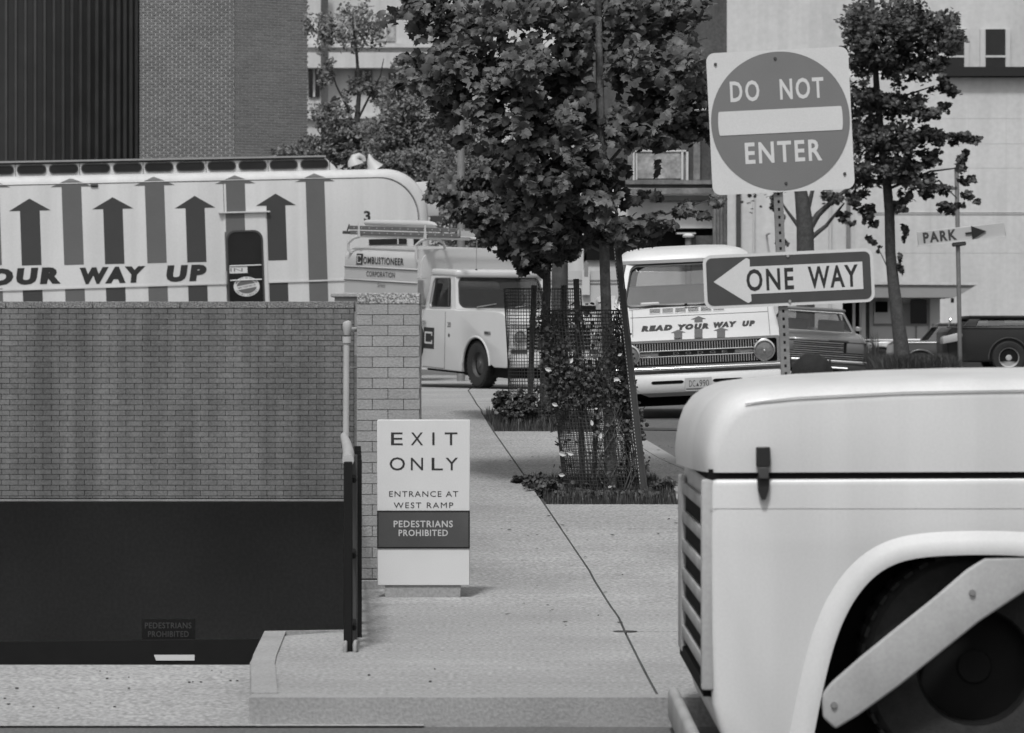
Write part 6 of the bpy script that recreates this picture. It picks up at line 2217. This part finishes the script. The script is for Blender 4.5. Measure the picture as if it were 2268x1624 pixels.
fp = [(nx(1572), nz(1058)), (nx(1570), nz(1200)), (nx(1572), nz(1400)), (nx(1578), nz(1560)), (nx(1600), nz(1640)), (nx(1700), nz(1665))]
body_r = [(2.5 + .6, .42), (4.9, .42), (4.9, 1.38), (nx(2430), 1.38), (nx(2430), nz(1056))]
MB().prism(fp + ap + body_r, 1, 0, NW).build('fender', 'nearwhite', nt, bevel=.032, seg=4, angle=50)
# flared wheel-arch lip
lipm = []
for i, p in enumerate(ap[:-1]):
    a, b = Vector(ap[max(i - 1, 0)]), Vector(ap[min(i + 1, len(ap) - 1)])
    nrm = Vector((-(b - a).y, (b - a).x)).normalized()
    lipm.append(Vector(p) + nrm * .03)
lp = MB()
vs, fs = [], []
for q, p in zip(lipm, ap):
    m_ = Vector(p)
    d_ = (q - m_)
    vs += [(m_.x - d_.x * .1, .03, m_.y - d_.y * .1), (m_.x, -.024, m_.y), (m_.x + d_.x * .9, -.030, m_.y + d_.y * .9), (m_.x + d_.x * 2.0, -.016, m_.y + d_.y * 2.0), (m_.x + d_.x * 3.4, .004, m_.y + d_.y * 3.4)]
for i in range(len(lipm) - 1):
    for k in range(4):
        fs.append((i * 5 + k, i * 5 + k + 1, i * 5 + 5 + k + 1, i * 5 + 5 + k))
lp.add(vs, fs)
lp.build('wheel_arch_lip', 'nearwhite', nt, smooth=True)
wcx = nx(2172)
MB().box(nx(1850), .5, .25, nx(2500), NW - .5, nz(1235)).build('engine_bay', 'void', nt)
MB().prism([(p[0], p[1]) for p in ap] + [(ap[-1][0], .1), (ap[0][0], .1)], 1, .42, .5).build('wheel_well', 'void', nt)
wheel(nt, (wcx, .27, .455), 'y', .455, .26, .52, 'void', -1, tread=40)
wheel(nt, (wcx, NW - .14, .455), 'y', .455, .26, .52, 'rim', 1)
wheel(nt, (4.3, .14, .455), 'y', .455, .26, .52, 'rim', -1)
wheel(nt, (4.3, NW - .14, .455), 'y', .455, .26, .52, 'rim', 1)
br = [(1818, 1538), (1842, 1510), (1905, 1455), (1985, 1390), (2070, 1322), (2140, 1262), (2180, 1236), (2300, 1232), (2300, 1290), (2167, 1378), (2090, 1440), (1990, 1520), (1900, 1585), (1850, 1615), (1822, 1590)]
MB().prism([(nx(a), nz(b)) for a, b in br], 1, -.02, .018).build('fender_brace', 'nearfront', nt, bevel=.012, seg=3)
for (px, py) in ((1846, 1560), (2152, 1312)):
    MB().lathe((nx(px), -.02, nz(py)), 'y', [(.0001, -.012), (.012, -.012), (.014, 0)], 8).build('bolt', 'steel', nt, smooth=True)
MB().box(nx(1572), -.0015, nz(1127), nx(2420), -.0004, nz(1126)).build('body_crease', 'nearfront', nt)
# hood latch
lt = MB().box(nx(1674), -.035, nz(1034), nx(1705), .002, nz(990)).build('latch', 'black', nt, bevel=.004, seg=1)
MB().box(nx(1679), -.05, nz(1060), nx(1701), -.006, nz(1034)).build('latch_arm', 'steeldark', lt, bevel=.003, seg=1)
MB().prism([(nx(1676), nz(1056)), (nx(1704), nz(1056)), (nx(1702), nz(1085)), (nx(1694), nz(1106)), (nx(1686), nz(1106)), (nx(1678), nz(1085))], 1, -.03, -.002).build('latch_hook', 'black', lt)
# front: stacked grille openings, lamps and bumper
fx = nx(1570)
for k in range(5):
    zc = nz(1172) - k * .1275 + .03
    MB().box(fx - .006, .16, zc - .034, fx - .0005, NW - .34, zc + .040).build('grille_opening', 'void', nt)
for k in range(6):
    zc = nz(1172) - k * .1275 + .096
    MB().box(fx - .022, .13, zc - .026, fx - .007, NW - .2, zc + .026).build('grille_bar', 'nearfront', nt, bevel=.006, seg=2)
MB().box(fx - .026, NW - .30, nz(1530), fx - .001, NW - .03, nz(1090)).build('headlight_panel', 'nearfront', nt, bevel=.04, seg=3)
MB().box(fx - .03, .005, nz(1530), fx + .02, .05, nz(1062)).build('headlight_panel', 'nearfront', nt, bevel=.012, seg=2)
MB().box(fx - .07, -.01, nz(1720), fx - .02, NW + .01, nz(1632)).build('bumper', 'nearfront', nt, bevel=.03, seg=3)
MB().box(fx - .019, .05, nz(1546), fx + .06, NW - .05, nz(1515)).build('bumper_gap', 'void', nt)
# cab and load bed behind (they leave the picture to the right)
cx0, cx1 = nx(2436), nx(2436) + 1.35
B_ = [(cx0, .02, 1.38), (cx1, .02, 1.38), (cx1, NW - .02, 1.38), (cx0, NW - .02, 1.38)]
T_ = [(cx0 + .35, .14, 1.95), (cx1 - .05, .14, 1.95), (cx1 - .05, NW - .14, 1.95), (cx0 + .35, NW - .14, 1.95)]
for i, nm in enumerate(('side_window', 'rear_window', 'side_window', 'windscreen')):
    j = (i + 1) % 4
    panel_window(nt, (B_[i], B_[j], T_[j], T_[i]), (.07, .93, .05, .93), 'nearwhite', GLASSD, nm, r=.12)
MB().box(cx0 + .3, .1, 1.945, cx1, NW - .1, 2.03).build('roof', 'nearwhite', nt, bevel=.03, seg=3)
MB().box(cx0 + .8, .2, .9, cx0 + .95, NW - .2, 1.7).build('seat_back', 'seat', nt, bevel=.03, seg=2)

# small grit on the driveway and a few dropped leaves on the sidewalk
mb = MB()
for _ in range(34):
    y = random.uniform(16.3, 17.6)
    x = random.uniform(-2.6, -1.3) if random.random() < .6 else random.uniform(-5, 2.2)
    z = (float(np.interp(y, [16.1, 17, 17.75], [-.11, -.05, -.012])) if x < -1.3 else g(y)) + .003
    r = random.uniform(.0015, .005)
    mb.box(x - r * 1.6, y - r, z - .004, x + r * 1.6, y + r, z + r)
tag(mb.build('grit', 'joint', kind='stuff'), 'dark grit and crumbs scattered at the driveway edge', 'grit')
pos = np.array([[random.uniform(-.1, 1.9), random.uniform(19, 34), 0] for _ in range(60)])
pos[:, 2] = [g(y) + .008 for y in pos[:, 1]]
tag(leaf_mesh_cloud('fallen_leaves', pos, rng.uniform(.02, .05, 60), 'leafdark', 'oval', face=(0, 0, 1), spread=.15), 'few small fallen leaves lying on the sidewalk', 'leaves')
